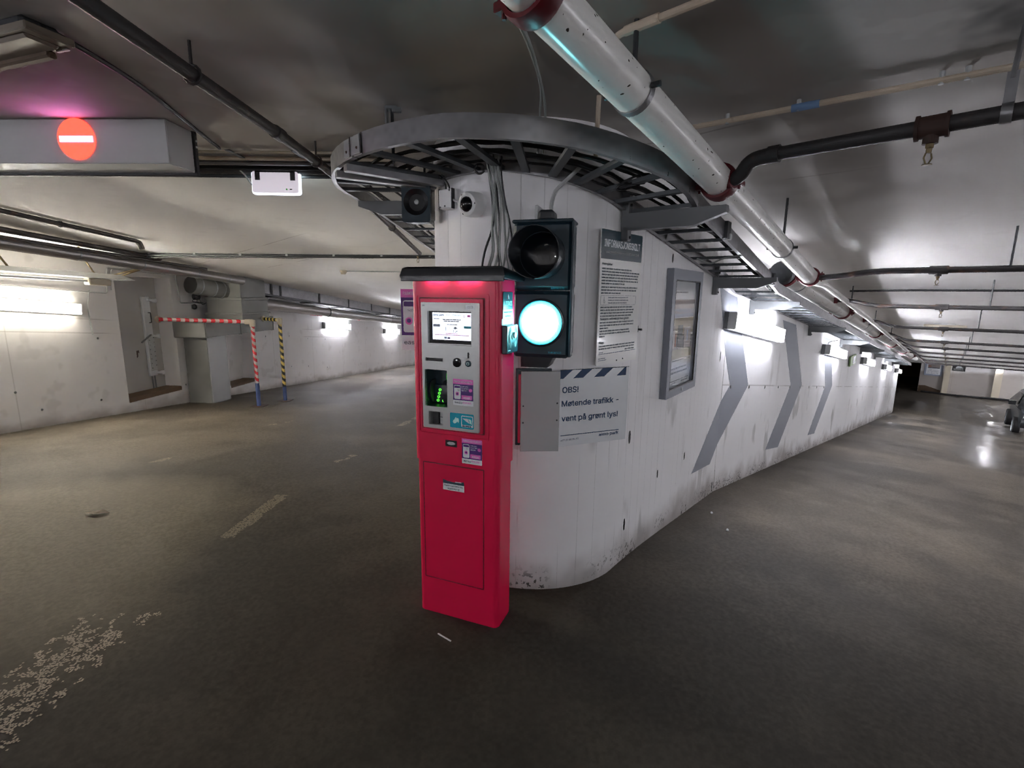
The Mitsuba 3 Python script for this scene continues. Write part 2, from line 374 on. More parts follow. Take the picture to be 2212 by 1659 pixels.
# ------------------------------------------------------------------ floor, ceiling, walls
def grid(zf, x0, x1, y0, y1, step, keep, flip):
    xs, ys = np.arange(x0, x1 + step, step), np.arange(y0, y1 + step, step)
    X, Y = np.meshgrid(xs, ys, indexing='ij'); v = np.stack([X, Y, zf(X, Y)], -1).reshape(-1, 3); ny = len(ys)
    i, j = np.meshgrid(np.arange(len(xs) - 1), np.arange(ny - 1), indexing='ij'); a = (i * ny + j).ravel()
    q = np.stack([a, a + ny, a + ny + 1, a + 1], -1)
    mid = v[q].mean(1); q = q[keep(mid[:, 0], mid[:, 1])]
    f = np.vstack([q[:, [0, 1, 2]], q[:, [0, 2, 3]]])
    m = trimesh.Trimesh(v, f[:, ::-1] if flip else f, process=False); m.remove_unreferenced_vertices(); return m
def inside(x, y):
    left = (x - PL[0]) * nL[0] + (y - PL[1]) * nL[1] > -0.5
    nb = (x - PJ[0]) * nB[0] + (y - PJ[1]) * nB[1]; sb = (x - PJ[0]) * dB[0] + (y - PJ[1]) * dB[1]
    nl = (x + 0.471) * nL[0] + (y - 3.152) * nL[1]
    return left & (((nb > -0.5) & (nb < 9.5) & (sb < 35)) | ((nl < 0.5) & (y < 44)) | ((sb > 20.5) & (sb < 35) & (nb > -14) & (nb < 9.5))) 
struct('floor', grid(floor_z, -8.0, 36.0, -6.5, 44, 0.3, inside, False), 'floor', 'stained dark concrete garage floor sloping down both lanes', smooth=True)
struct('ceiling', grid(ceil_z, -8.0, 36.0, -6.5, 44, 0.3, inside, True), 'ceiling', 'low painted concrete ceiling with sooty stains and painted-in shade', smooth=True)

def strip(path, z0, z1):
    p = np.asarray(path, float); n = len(p)
    a = np.column_stack([p, z0 + 0 * p[:, 0]]); b = np.column_stack([p, z1 + 0 * p[:, 0]]); v = np.vstack([a, b])
    i = np.arange(n - 1); f = np.vstack([np.stack([i, i + 1, n + i + 1], 1), np.stack([i, n + i + 1, n + i], 1)])
    return trimesh.Trimesh(v, f, process=False)
arc = [NOSE + RN * np.array([math.sin(math.radians(a)), math.cos(math.radians(a))]) for a in np.linspace(275, 126.2, 48)]
jB = lambda s, o=0: (PJ + dB * s + nB * o)[:2]
leftface = [arc[0] + dL[:2] * s for s in (36, 20, 10, 5, 2, 0.5)]
endB = 21.3
wall_path = leftface + arc + [(PA + dA * s)[:2] for s in (0.6, 1.2, 1.8, 2.448)] + [jB(s) for s in (1, 3, 6, 10, 15, endB)] + [jB(endB, -9)]
struct('wall_centre', strip(wall_path, -4.2, 2.56), 'wall_centre', 'white board-marked concrete wall between the two lanes with a rounded end', smooth=25)

# left wall with its two recesses
def quad_s(s0, s1, zb, zt): return [(s0, zb), (s1, zb - SLOPE_L * (s1 - s0) * 0.2), (s1, zt - 0.01), (s0, zt)]
door_hole = Polygon([(1.60, -0.11), (2.71, -0.13), (2.71, 1.835), (1.60, 1.845)])
win_hole = Polygon([(4.03, -0.31), (4.93, -0.34), (5.05, 0.77), (4.10, 0.81)])
lw = Polygon([(-13, -3.8), (38, -3.8), (38, 2.6), (-13, 2.6)]).difference(door_hole).difference(win_hole)
struct('wall_left', prism(FL, lw, -0.45, 0), 'wall_left', 'white painted concrete wall along the left lane')
part('wall_left', 'recess_back', fbx(FL, 4.0, 5.1, -0.45, -0.32, -0.45, 0.9), 'wall_left')
part('wall_left', 'dark_sill', fbx(FL, 1.60, 2.71, -0.34, 0.004, -0.135, -0.062), 'grime_brown', 'dark dirty sill of the door recess')
part('wall_left', 'dark_sill', fbx(FL, 4.05, 4.95, -0.30, 0.003, -0.36, -0.295), 'grime_brown', 'dark dirty sill of the window recess')
for s, z in [(1.21, .923), (.28, .064), (1.13, .013), (5.41, .605), (6.43, .533), (7.35, .383), (8.37, .281), (2.82, -.061), (6.45, -.25), (8.4, -.55), (.0, .35), (7.3, -.36)]:
    part('wall_left', 'tie_hole', lathe(FL.P(s, 0.001, z), nL, [(0.0, 0.003), (0.011, 0.003), (0.017, 0.0), (0.017, -0.004)], 10), 'mid_grey')
struct('wall_back', strip([(30, -6.3), (-9, -6.3)], -3, 2.56), 'wall_left')
struct('wall_right', strip([jB(34.5, 9.2), jB(-14, 9.2)], -3.5, 2.56), 'wall_left')
struct('wall_end', strip([(-9, 43.5), (6, 43.5)], -5.5, 2.56), 'wall_left')
fw = [(PF + nB * n)[:2] for n in (0.45, 4, 9.3)]
struct('wall_far', strip([(PF + nB * 0.45 + dB * 6)[:2]] + fw, -3.4, 1.0), 'wall_left', 'dirty white wall across the bottom of the right ramp')
struct('wall_passage', strip([(PF + dB * 6 + nB * n)[:2] for n in (-13, 0.6)], -3.4, 1.0), 'grime_brown', 'dark brown wall in the passage beyond the ramp')

# painted chevrons on the dividing wall (bent over the joint where they cross it)
def on_centre(poly, o0, o1):
    ms = []
    a = poly.intersection(sbox(-2.4, -5, 0, 5)); b = poly.intersection(sbox(0, -5, 30, 5))
    if a.area > 1e-6: ms.append(prism(Fr(PA + dA * 2.448, dA), a, o0, o1))
    if b.area > 1e-6: ms.append(prism(FB, b, o0, o1))
    return cat(ms)
for upper, lab in (([(-.40, 1.71), (.20, 1.62), (.815, .668), (-.23, .03), (-.84, .11), (.22, .746)], 'widest grey chevron, behind the first wall lamp'),
                   ([(1.98, 1.345), (2.668, 1.262), (3.437, .335), (2.416, -.41), (1.795, -.302), (2.75, .421)], 'middle grey chevron'),
                   ([(4.66, .985), (5.34, .895), (6.0, -.01), (4.84, -.715), (4.30, -.63), (5.31, .075)], 'farthest and smallest-looking grey chevron')):
    part('wall_centre', 'chevron', on_centre(Polygon(upper), -0.004, 0.0015), 'chevron', lab)
for k in range(9):
    s = 0.24 + 0.62 * k
    part('wall_centre', 'tie_hole', lathe(FB.P(s, 0.001, 0.755 - .1334 * s), nB, [(0.0, 0.002), (0.014, 0.002), (0.02, 0.0), (0.02, -0.004)], 8), 'black')
for s, z, w, h in [(.18, .20, .013, .04), (.74, .37, .011, .03), (1.36, .34, .012, .032), (.19, .77, .016, .042), (.76, 1.87, .014, .03), (2.27, 1.07, .012, .05), (2.38, -.25, .014, .05)]:
    part('wall_centre', 'tie_hole', prism(FA, affinity.scale(circ(s, z, 1, 4), w, h), -0.004, 0.0015), 'black')
part('wall_centre', 'anchor_bolt', cat([fbx(FA, .16, .19, 0, .02, 1.41, 1.45, c=.004), rod(FA.P(.165, .0, 1.43), FA.P(.165, .05, 1.43), .006, 6)]), 'dark_grey')

# worn lane markings: chips of paint where a noise mask keeps them
def marking(x0, y0, x1, y1, w, thr, cell, freq, m, seed, label, drop=0.12):
    d = np.array([x1 - x0, y1 - y0]); L = np.linalg.norm(d); d /= L; e = np.array([-d[1], d[0]])
    a, b = np.meshgrid(np.arange(0, L, cell), np.arange(-w / 2, w / 2, cell), indexing='ij')
    P = np.array([x0, y0]) + a[..., None] * d + b[..., None] * e
    nz = meshkit.fbm(np.concatenate([P * freq, np.zeros(P.shape[:2] + (1,))], -1), 3, seed)
    edge = np.minimum(np.minimum(a, L - a) / (0.18 * L), np.minimum(b + w / 2, w / 2 - b) / (0.22 * w)).clip(0, 1)
    keep = (nz + 0.22 * (edge - 1) > thr) & (np.random.default_rng(seed).random(nz.shape) > drop)
    P = P + (np.random.default_rng(seed + 1).random(P.shape) - .5) * cell * .8
    ms = []
    for c in P[keep]:
        q = np.array([c, c + d * cell, c + d * cell + e * cell, c + e * cell]); z = floor_z(q[:, 0], q[:, 1]) + 0.0015
        ms.append(np.column_stack([q, z]))
    v = np.vstack(ms); f = np.arange(len(v)).reshape(-1, 4)
    f = np.vstack([f[:, [0, 2, 1]], f[:, [0, 3, 2]]])
    mm = trimesh.Trimesh(v, f, process=False)
    if mm.face_normals[:, 2].mean() < 0: mm.invert()
    part('floor', 'lane_marking', mm, m, label, smooth=False)
marking(-1.955, 1.45, -1.98, 2.24, .36, .44, .0075, 30, 'lane_paint_worn', 3, 'broad flaking white patch of lane marking nearest the camera', .33)
marking(-1.86, 2.17, -1.80, 2.27, .09, .47, .006, 50, 'lane_paint_worn', 9, 'small flaking scrap of lane marking', .4)
marking(-1.89, 3.00, -1.85, 3.76, .105, .22, .010, 12, 'lane_paint', 5, 'beige lane dash left of the red machine')
marking(-1.82, 4.45, -1.66, 5.1, .10, .54, .014, 13, 'lane_paint', 8, 'half worn away lane dash')
marking(-3.53, 4.54, -3.45, 4.78, .08, .38, .016, 9, 'lane_paint', 6, 'short pale dash in the left lane')
marking(-3.40, 6.68, -3.22, 7.1, .09, .40, .02, 9, 'lane_paint', 12, 'far pale dash in the left lane')
marking(-1.60, 6.6, -1.45, 8.2, .10, .42, .03, 6, 'lane_paint', 14, 'far lane dash behind the red machine')


# ------------------------------------------------------------------ lamps on the walls
def wall_lamp(fr, s, z, tilt, length, h, depth, rad, label, group, lit=True, clip=0.0):
    u = fr.u * math.cos(math.atan(tilt)) - UP * math.sin(math.atan(tilt))
    f = Fr(fr.P(s, 0, z), u, UP)
    k = thing('wall_lamp', label, 'lamp', group)
    part(k, 'housing', f.m(bx(-length / 2, length / 2, 0.004, depth * 0.45, -h / 2, h / 2, .006)), 'mid_grey')
    part(k, 'side_band', f.m(bx(-length / 2 + .02, length / 2 - .02, depth * 0.45, depth * .93, -h / 2 + .004, h / 2 - .004, .004)), 'white', emit=np.asarray(rad) * (.042 if fr is FB else .03))
    d = f.m(bx(-length / 2 + .02, length / 2 - .02, depth * 0.93, depth, -h / 2 + .006, h / 2 - .006, .006))
    part(k, 'diffuser', d, 'white', 'glowing white diffuser', emit=np.asarray(rad) * .025)
    part(k, 'tube_line', f.m(bx(-length / 2 + .04, length / 2 - .04, depth - .004, depth + .003, -.024, .024, .002)), 'white', 'brightest line of the diffuser', emit=rad)
    for e in (-1, 1):
        x = e * length / 2
        part(k, 'end_cap', f.m(bx(min(x, x - e * .02), max(x, x - e * .02), depth * .40, depth * 1.0, -h / 2 + .002, h / 2 - .002, .008)), 'light_grey')
    return k, f
gr = 'lamps along the ramp wall'
ord_r = ['nearest and largest lit lamp on the ramp wall, over the widest chevron', 'second lit lamp on the ramp wall, over the farthest chevron',
         'third lit lamp along the ramp wall, just past the small green sign', 'fourth lit lamp along the ramp wall', 'fifth and farthest lit lamp on the ramp wall, at its corner']
for i, s in enumerate((0.72, 5.45, 10.25, 15.2, 20.1)):
    k, f = wall_lamp(FB, s, 1.385 - .1305 * s, .1334, 1.8, .165, .13, COOL * L_RIGHT, ord_r[i], gr)
    if i < 2:
        part(k, 'supply_cable', tube(spline([FB.P(s - .55 + (i == 0) * .35, .05, 1.385 - .1305 * s + .09), FB.P(s - .5 + (i == 0) * .5, .03, 1.385 - .1305 * s + .2), FB.P(s - .3 + (i == 0) * .5, .12, 1.62 - .1305 * s)]), .005, 6), 'cable_dark' if i else 'white')
wall_lamp(FL, 0.02, 1.435, .0915, 1.82, .155, .12, WARM * L_WARM, 'warm white lit tube lamp on the left wall at the left edge', 'lamps along the left wall')
wall_lamp(FL, 9.1, .615, .0915, 1.8, .18, .11, COOL * L_LEFT, 'cold white lit lamp on the wall beyond the yellow and black guard post', 'lamps along the left wall')
wall_lamp(FL, 14.1, .09, .0915, 1.75, .18, .11, COOL * L_LEFT, 'farthest lit lamp on the left wall, just left of the parking notice', 'lamps along the left wall')
wall_lamp(FL, 20.5, -.45, .0915, 1.8, .18, .11, COOL * L_LEFT, 'lit lamp on the left wall hidden behind the red machine', 'lamps along the left wall')
# the same fixtures continue along the walls behind the camera
wall_lamp(FL, -5.2, 1.7, 0, 1.8, .16, .12, COOL * L_BACK, 'lit lamp on the left wall beside the viewpoint', 'lamps behind the viewpoint')
wall_lamp(FL, -9.8, 1.75, 0, 1.8, .16, .12, COOL * L_BACK, 'lit lamp on the left wall behind the viewpoint', 'lamps behind the viewpoint')
wall_lamp(FF, 3.36, -1.66, 0, .26, .10, .22, COOL * 1500, 'small bright bulkhead lamp at the top of the stained pilaster on the far wall', 'lamps at the bottom of the ramp')
wall_lamp(Fr(PF + dB * 5.98, nB), -5.5, -1.5, 0, 1.8, .16, .12, COOL * 300, 'added unseen lamp that brightens the dark passage beyond the ramp', 'lamps across the right lane')  # made-up fixture, kept out of view, only there to light the passage
wall_lamp(Fr(np.array([0.5, -6.3, 0]), [-1, 0, 0]), 0, 1.9, 0, 1.8, .16, .12, COOL * L_BACK, 'lit lamp on the rear wall behind the viewpoint', 'lamps behind the viewpoint')

FR = Fr(PJ + nB * 9.2, -dB)
for i, s in enumerate((-7.5, -1.5, 4.5, 10.5, 16.5, 22.5, 27)):  # last two are added and made stronger to brighten the ramp bottom
    wall_lamp(FR, -s, 1.6 - .1305 * max(s + 2.4, 0), 0, 1.8, .16, .12, COOL * L_HALL * (1 if s < 20 else 7), 'unseen lit lamp on the wall across the right lane, outside the picture', 'lamps across the right lane')

# reflector luminaire, unlit, hanging in front of the warm lamp
k = thing('reflector_lamp', 'unlit fluorescent lamp with a broad rusty white reflector hanging above the warm wall lamp', 'lamp')
fr = Fr(FL.P(0.2, .55, 1.80), dL * 1 - UP * .03)
part(k, 'reflector', fr.m(trimesh.convex.convex_hull(np.array([[-1.2, -.13, .0], [-1.2, .13, .0], [-1.2, .03, .06], [-1.2, -.03, .06], [1.05, -.13, -.01], [1.05, .13, -.01], [.92, .03, .06], [.92, -.03, .06]]))), 'light_grey')
part(k, 'gear_box', fr.m(bx(.42, .74, -.05, .05, -.10, -.012, .012)), 'cream', 'stained cream gear box under the reflector')
part(k, 'tube', rod(fr.P(-1.1, 0, -.05), fr.P(.42, 0, -.05), .016, 10), 'white')
for u in (-.5, .55): part(k, 'hanger', tube([fr.P(u, 0, .05), fr.P(u - .1, -.02, .22), fr.P(u - .16, -.05, .42)], .012, 6), 'brass')

# ceiling luminaire, top left
k = thing('ceiling_lamp', 'dirty unlit ceiling luminaire with a square frame in the top left corner', 'lamp')
fr = Fr(np.array([-1.59, 1.752, 2.40]), [.947, -.32, 0])
part(k, 'housing', fr.m(bx(-.75, .10, -.055, .055, .012, .05, .01)), 'dark_grey')
part(k, 'frame', fr.m(cat([bx(-.8, .14, -.068, -.05, -.004, .02, .004), bx(-.8, .14, .05, .068, -.004, .02, .004), bx(.10, .14, -.068, .068, -.004, .02, .004)])), 'dirty_cream')
part(k, 'diffuser', fr.m(bx(-.8, .10, -.048, .048, -.012, .012, .008)), 'dirty_cream')
part(k, 'rib', fr.m(bx(-.8, .05, -.066, -.036, -.028, -.006, .006)), 'grime_brown')
for i in range(2): part(k, 'spring_clip', fr.m(bx(.06 + .03 * i, .085 + .03 * i, -.066, -.054, -.010, -.004, .002)), 'steel_bright')

# ------------------------------------------------------------------ no-entry box
k = thing('no_entry_sign', 'grey sign box hanging under the ceiling with a lit red no-entry disc', 'sign')
fr = Fr(np.array([-1.704, 2.58, 0]), [1, -.035, 0])
part(k, 'box', fr.m(bx(-1.9, 0, -.19, 0, 2.239, 2.445, .004)), 'light_grey')
part(k, 'rear_trim', fr.m(bx(-1.92, .012, -.212, -.19, 2.224, 2.448, .003)), 'black', 'black trim around the back edge')
for z in (2.37, 2.40): part(k, 'screw', lathe(fr.P(.012, -.20, z), fr.u, [(0, .006), (.005, .006), (.006, 0)], 8), 'steel_bright')
part(k, 'red_disc', prism(fr, circ(-.457, 2.352, .096, 14), .0005, .004), 'tape_red', 'glowing orange red disc', emit=L_RED)
part(k, 'white_bar', prism(fr, sbox(-.541, 2.338, -.373, 2.365), .004, .006), 'white', 'glowing white bar', emit=L_BAR)

# ------------------------------------------------------------------ emergency light hung under the cable run
k = thing('emergency_light', 'flat white emergency light with a glowing rim, hung under the cable run', 'lamp')
fr = Fr(np.array([-1.53, 3.33, 2.313]), [1, .02, 0], [0, 0.05, 1])
part(k, 'back_cover', prism(fr, rrect(-.146, .146, -.066, .064, .014), .0, .012), 'white', 'translucent lavender white cover', emit=np.array([.30, .27, .31]))
part(k, 'glowing_rim', prism(fr, rrect(-.155, .155, -.075, .073, .018), -.022, -.001), 'white', 'glowing blue white rim', emit=np.array([.78, .93, 1.1]) * 1.6)
part(k, 'front_panel', prism(fr, rrect(-.150, .150, -.07, .068, .016), -.03, -.0225), 'white', emit=np.array([.80, .97, 1.0]) * 9.0)
for u in (-.125, .098): part(k, 'hanging_strap', fr.m(bx(u, u + .03, .012, .016, .01, .115)), 'dark_grey')
part(k, 'top_rail', fr.m(bx(-.12, .12, .004, .02, .058, .066, .002)), 'black')
part(k, 'status_led', lathe(fr.P(.072, .012, -.045), -fr.a, [(0, .003), (.004, .002), (.005, 0)], 8), 'lime', 'green status light', emit=(.4, 3, .3))
part(k, 'test_button', fr.m(bx(.092, .106, .012, .014, -.047, -.042)), 'black')
part(k, 'lead', tube(spline([fr.P(-.26, .01, .085), fr.P(-.21, .0, .06), fr.P(-.16, 0, -.01), fr.P(-.15, -.01, -.015)]), .005, 6), 'cable_grey')

# ------------------------------------------------------------------ pipes and cables under the left ceiling
def cz(x, y, d=0.0): return float(ceil_z(x, y)) - d
def hanger(parent, x, y, ztop, zc, r, m='dark_pipe', tilt=(0, 0)):
    pts = [np.array([x + tilt[0], y + tilt[1], ztop]), np.array([x, y, zc + r + .03])]
    loop = [np.array([x + (r + .006) * math.sin(a), y, zc + (r + .006) * math.cos(a)]) for a in np.linspace(0, 2 * math.pi, 13)]
    part(parent, 'hanger', cat([tube(pts + [loop[0]], .006, 6), tube(loop, .005, 5, caps=False)]), m)
def sprinkler(parent, p, m='brass'):
    p = np.asarray(p, float)
    body = lathe(p, [0, 0, -1], [(.0, -.005), (.012, 0), (.012, .018), (.009, .020), (.008, .034), (0, .035)], 10)
    arms = cat([tube([p + [.009 * e, 0, -.034], p + [.014 * e, 0, -.05], p + [.004 * e, 0, -.068]], .0028, 5) for e in (-1, 1)])
    disc = lathe(p + [0, 0, -.068], [0, 0, -1], [(0, 0), (.014, .001), (.015, .004), (0, .005)], 12)
    part(parent, 'sprinkler_head', cat([body, arms, disc]), m, 'small brass sprinkler head')

k = thing('sprinkler_pipe', 'long black sprinkler pipe under the ceiling from the top edge towards the left lane', 'pipe')
bp = [np.array([-1.10, y, cz(-1.1, y, .105)]) for y in (0.4, 1.5, 2.45, 3.0, 3.6, 4.3, 5.2, 5.95)]
part(k, 'pipe', tube(bp, .024, 12), 'dark_pipe')
for y in (2.47,): part(k, 'coupling', tube([bp[2] - [0, .035, 0], bp[2] + [0, .035, 0]], .030, 12), 'dark_pipe')
for y in (1.83, 4.62, 2.9): hanger(k, -1.10, y, cz(-1.1, y), cz(-1.1, y, .105), .024)
sprinkler(k, [-1.12, 5.93, cz(-1.12, 5.95, .14)])

single('ceiling_cable', tube(spline([(-1.50, 1.72, 2.438), (-1.50, 1.90, 2.44), (-1.53, 2.20, 2.44), (-1.64, 2.70, 2.44), (-1.70, 3.02, 2.43)]), .009, 8), 'cable_dark', 'dark cable clipped to the ceiling between the ceiling luminaire and the cable run', 'cable')

# the cable run across the left lane, where the ceiling begins to slope
run = thing('cable_run', 'bundle of pipes and conduits crossing the left lane under the ceiling beside the emergency light', 'pipes')
for y, d, r, m, nm in [(3.34, .030, .027, 'dark_pipe', 'black_pipe'), (3.25, .018, .014, 'galv', 'conduit'), (3.17, .014, .012, 'beige_conduit', 'conduit'), (3.29, .040, .010, 'cable_dark', 'cable'), (3.05, .015, .008, 'cream', 'cable'), (3.39, .055, .012, 'dark_grey', 'cable')]:
    part(run, nm, rod((-3.4, y + .02, cz(-1.8, y, d)), (-.75, y, cz(-1.0, y, d)), r, 8), m)
for x in (-1.66, -1.28, -2.2): part(run, 'clamp', cat([trimesh.creation.box([.03, .36, .006], T_ if False else None) if False else bx(x, x + .03, -3.42, -3.0, 2.415, 2.421), rod((x + .015, 3.2, 2.42), (x + .015, 3.2, 2.46), .006, 6)]), 'dark_grey')

# long thin conduit across the lane at the ceiling
k = thing('lane_conduit', 'thin dark conduit with loose cables crossing the ceiling by the smoke detector', 'conduit')
part(k, 'conduit', rod((-5.6, 7.0, cz(-5.6, 7.0, .026)), (-.7, 6.65, cz(-.8, 6.65, .026)), .022, 8), 'dark_grey')
part(k, 'cable', tube(spline([(-5.5 + .5 * i, 6.97 - .035 * i, cz(-3, 6.9 - .03 * i, .045 + .01 * (i % 2))) for i in range(10)]), .012, 6), 'cable_dark')
for i in range(7):
    x = -5.0 + .65 * i; part(k, 'clip', trimesh.creation.box([.03, .06, .03], np.array([[1, 0, 0, x], [0, 1, 0, 7.0 - .07 * (x + 5.6)], [0, 0, 1, cz(x, 6.85, .012)], [0, 0, 0, 1]])), 'light_grey')
# smoke detector and its lead
k = thing('smoke_detector', 'small round cream smoke detector on the ceiling of the left lane', 'smoke detector')
o = np.array([-2.83, 8.38, cz(-2.83, 8.38)])
part(k, 'base', lathe(o, [0, 0, -1], [(0, -.01), (.055, -.01), (.06, .02), (.0, .021)], 16), 'cream')
part(k, 'chamber', lathe(o, [0, 0, -1], [(.045, .02), (.05, .03), (.035, .06), (0, .065)], 14), 'cream')
single('detector_cable', rod(o + [.06, 0, -.008], (-.6, 8.3, cz(-.6, 8.3, .008)), .008, 6), 'cable_grey', 'thin cable on the ceiling leading right from the smoke detector', 'cable')

# pipes along the top of the left wall
def lp(s, off, z): return FL.P(s, off, z)
k = thing('insulated_pipe', 'thick silver insulated pipe along the top of the left wall, ending at the square duct', 'pipe')
a, b = lp(-2.5, .86, 2.24), lp(3.46, .82, 1.825)
part(k, 'pipe', rod(a, b, .076, 16), 'wrap')
for t in (.30, .46, .62, .80, .93):
    p = a + (b - a) * t; d = (b - a) / np.linalg.norm(b - a); part(k, 'band', rod(p - d * .012, p + d * .012, .080, 16), 'aluminium')
for s in (-1.0, 1.2): part(k, 'bracket', cat([tube([lp(s + .2, .02, 1.80), lp(s, .78, 1.92 - .0915 * (s - 1.2))], .012, 6), tube([lp(s + .32, .02, 1.78), lp(s + .06, .78, 1.92 - .0915 * (s - 1.2))], .012, 6)]), 'brass')
single('upper_pipe', rod(lp(-2.5, 1.05, 2.345), lp(1.3, 1.05, 2.072), .030, 10), 'dark_pipe', 'dark pipe close under the ceiling above the thick silver pipe', 'pipe')
single('upper_pipe', rod(lp(-2.5, 1.0, 2.245), lp(2.3, 1.0, 1.975), .020, 10), 'dark_pipe', 'slimmer dark pipe tight against the thick silver pipe', 'pipe')
k = thing('sprinkler_pipe', 'short black ceiling pipe above the thick silver pipe, its end turned down', 'pipe')
pts = fillet([(-4.608, 4.597, 2.312), (-4.40, 5.96, 2.186), (-4.395, 5.99, 2.10)], .04)
pts = [np.array([-4.82, 3.2, 2.39])] + [np.array(p) for p in pts]
part(k, 'pipe', tube(pts, .024, 10), 'dark_pipe')
part(k, 'elbow', tube([pts[-4], pts[-3], pts[-2], pts[-1]], .031, 10), 'dark_pipe')
hanger(k, -4.53, 5.10, cz(-4.53, 5.1), 2.265, .024)

# conduits on the left wall
def conduit(pts, r, m, label, off=.02):
    return single('wall_conduit', tube(fillet([lp(s, off, z) for s, z in pts], .03), r, 6), m, label, 'conduit')
conduit([(-2, 1.80), (1.0, 1.60), (1.44, 1.575), (1.49, 1.95), (2.0, 1.94), (2.82, 1.93), (2.87, 1.41), (3.46, 1.40)], .011, 'light_grey', 'pale conduit stepping over the steel door on the left wall')
conduit([(1.16, 1.62), (1.10, 1.36), (1.12, .98)], .008, 'light_grey', 'short pale conduit dropping beside the warm lamp')
conduit([(1.52, 1.62), (1.56, 1.93), (2.6, 1.90)], .007, 'light_grey', 'second thin conduit above the steel door')
k = thing('alarm_bell', 'small dark round alarm bell on the wall under the duct end', 'bell')
part(k, 'gong', lathe(lp(3.2, .02, 1.335), nL, [(.05, 0), (.05, .02), (.03, .04), (0, .045)], 14), 'dark_grey'); part(k, 'base', fbx(FL, 3.16, 3.24, .0, .02, 1.30, 1.37, c=.004), 'black')
k = thing('alarm_bell', 'dark round fitting on the wall with loose wires below the duct end', 'fitting')
part(k, 'body', lathe(lp(3.25, .03, 1.52), nL, [(.06, -.03), (.06, .05), (.035, .08), (0, .085)], 14), 'dark_grey')
for i in range(3): part(k, 'wire', tube(spline([lp(3.2 + .05 * i, .06, 1.50), lp(3.1 + .12 * i, .08, 1.44 - .03 * i), lp(3.3 + .1 * i, .05, 1.41)]), .005, 5), 'cable_dark')

# blast door in its recess
k = 'door_1'; labels[k] = {'kind': 'structure', 'label': 'heavy white steel door with lever bolts set back in its wall'}
part(k, 'leaf', fbx(FL, 1.58, 2.74, -.44, -.30, -.14, 1.86), 'shaded_door_paint', smooth=False)
part(k, 'lock_plate', fbx(FL, 2.36, 2.52, -.30, -.255, .16, 1.52, c=.008), 'sign_white')
part(k, 'perforated_plate', fbx(FL, 2.38, 2.51, -.255, -.24, .25, .84, c=.004), 'light_grey')
for i in range(14): part(k, 'rivet', lathe(lp(2.40 + .09 * (i % 2), -.24, .30 + .04 * i), nL, [(0, .005), (.006, .004), (.008, 0)], 6), 'dark_grey')
for z in (1.47, .86, .215):
    part(k, 'bolt_knob', cat([rod(lp(2.44, -.23, z), lp(2.60, -.23, z - .02), .022, 8), lathe(lp(2.60, -.24, z - .02), nL, [(0, -.02), (.038, -.02), (.04, .02), (.02, .035), (0, .035)], 10)]), 'sign_white')
part(k, 'lever', tube([lp(2.42, -.22, .875), lp(2.30, -.19, .83), lp(2.16, -.17, .765)], .014, 6), 'mid_grey')
part(k, 'handle', tube(fillet([lp(2.46, -.255, 1.25), lp(2.46, -.215, 1.25), lp(2.46, -.215, 1.08), lp(2.46, -.255, 1.08)], .015), .008, 6), 'dark_grey')
for u in (2.41, 2.47): part(k, 'bolt_rod', rod(lp(u, -.28, .17), lp(u + .005, -.28, -.06), .01, 6), 'mid_grey')
part(k, 'rust_mark', prism(FL, Polygon([(2.17, .62), (2.22, .63), (2.23, .58), (2.20, .59), (2.20, .53), (2.17, .50)]), -.30, -.2985), 'rust')

# ventilation: spiral bend, square drop, low box, floor casing, ceiling duct, insulated ducts
k = thing('spiral_duct', 'round dusty spiral duct sticking out of the wall under the thick silver pipe', 'duct')
a, b = lp(2.78, .32, 1.73), lp(3.85, .52, 1.58)
d = (b - a) / np.linalg.norm(b - a)
part(k, 'duct', rod(a, b, .155, 22), 'duct')
for t in (.12, .38, .55, .75): p = a + (b - a) * t; part(k, 'seam', rod(p - d * .01, p + d * .01, .160, 22), 'aluminium')
part(k, 'dark_mouth', lathe(a - d * .002, -d, [(.150, 0.001), (.12, .004), (0, .004)], 20), 'black')
k = thing('square_duct', 'grey-green square duct dropping from the ceiling on the left, with a flange', 'duct')
DU = lambda s0, s1, o0, o1, z0, z1, c=.004: fbx(FL, s0, s1, o0, o1, z0, z1, c=c)
part(k, 'upper_drop', DU(3.42, 4.22, .14, .80, 1.50, 1.94), 'duct')
part(k, 'flange', DU(3.38, 4.26, .10, .84, 1.46, 1.51), 'duct')
part(k, 'lower_drop', DU(3.40, 4.24, .12, .82, 1.22, 1.46), 'duct')
part(k, 'flange', DU(3.36, 4.28, .09, .85, 1.19, 1.225), 'duct')
part(k, 'collar', DU(3.38, 4.26, .10, .83, 1.08, 1.19), 'duct')
k = thing('low_duct', 'horizontal sheet metal duct behind the striped guard rail', 'duct')
part(k, 'box', DU(2.62, 4.75, .03, .62, .82, 1.10), 'duct')
for s in (2.64, 3.6, 4.7): part(k, 'seam', DU(s, s + .03, .02, .63, .81, 1.11), 'duct')
k = thing('duct_casing', 'tall grey sheet metal casing standing against the wall behind the guard posts', 'duct')
part(k, 'casing', DU(2.85, 3.36, .02, .46, -.44, .83), 'duct')
part(k, 'front_sheet', DU(2.86, 3.36, .46, .468, -.42, .82, .002), 'light_grey')
k = thing('ceiling_duct', 'long galvanised rectangular duct along the ceiling of the left lane', 'duct')
def sl(s, o, z): return lp(s, o, z - SLOPE_L * (s - 4.4))
def slbox(s0, s1, o0, o1, z0, z1):
    m = trimesh.creation.box([1, 1, 1]); v = m.vertices + .5
    m.vertices = np.array([sl(s0 + (s1 - s0) * a, o0 + (o1 - o0) * b, z0 + (z1 - z0) * c) for a, b, c in v]); m.fix_normals(); return m
part(k, 'duct', slbox(4.4, 24, .10, .60, 1.60, 2.02), 'galv', smooth=False)
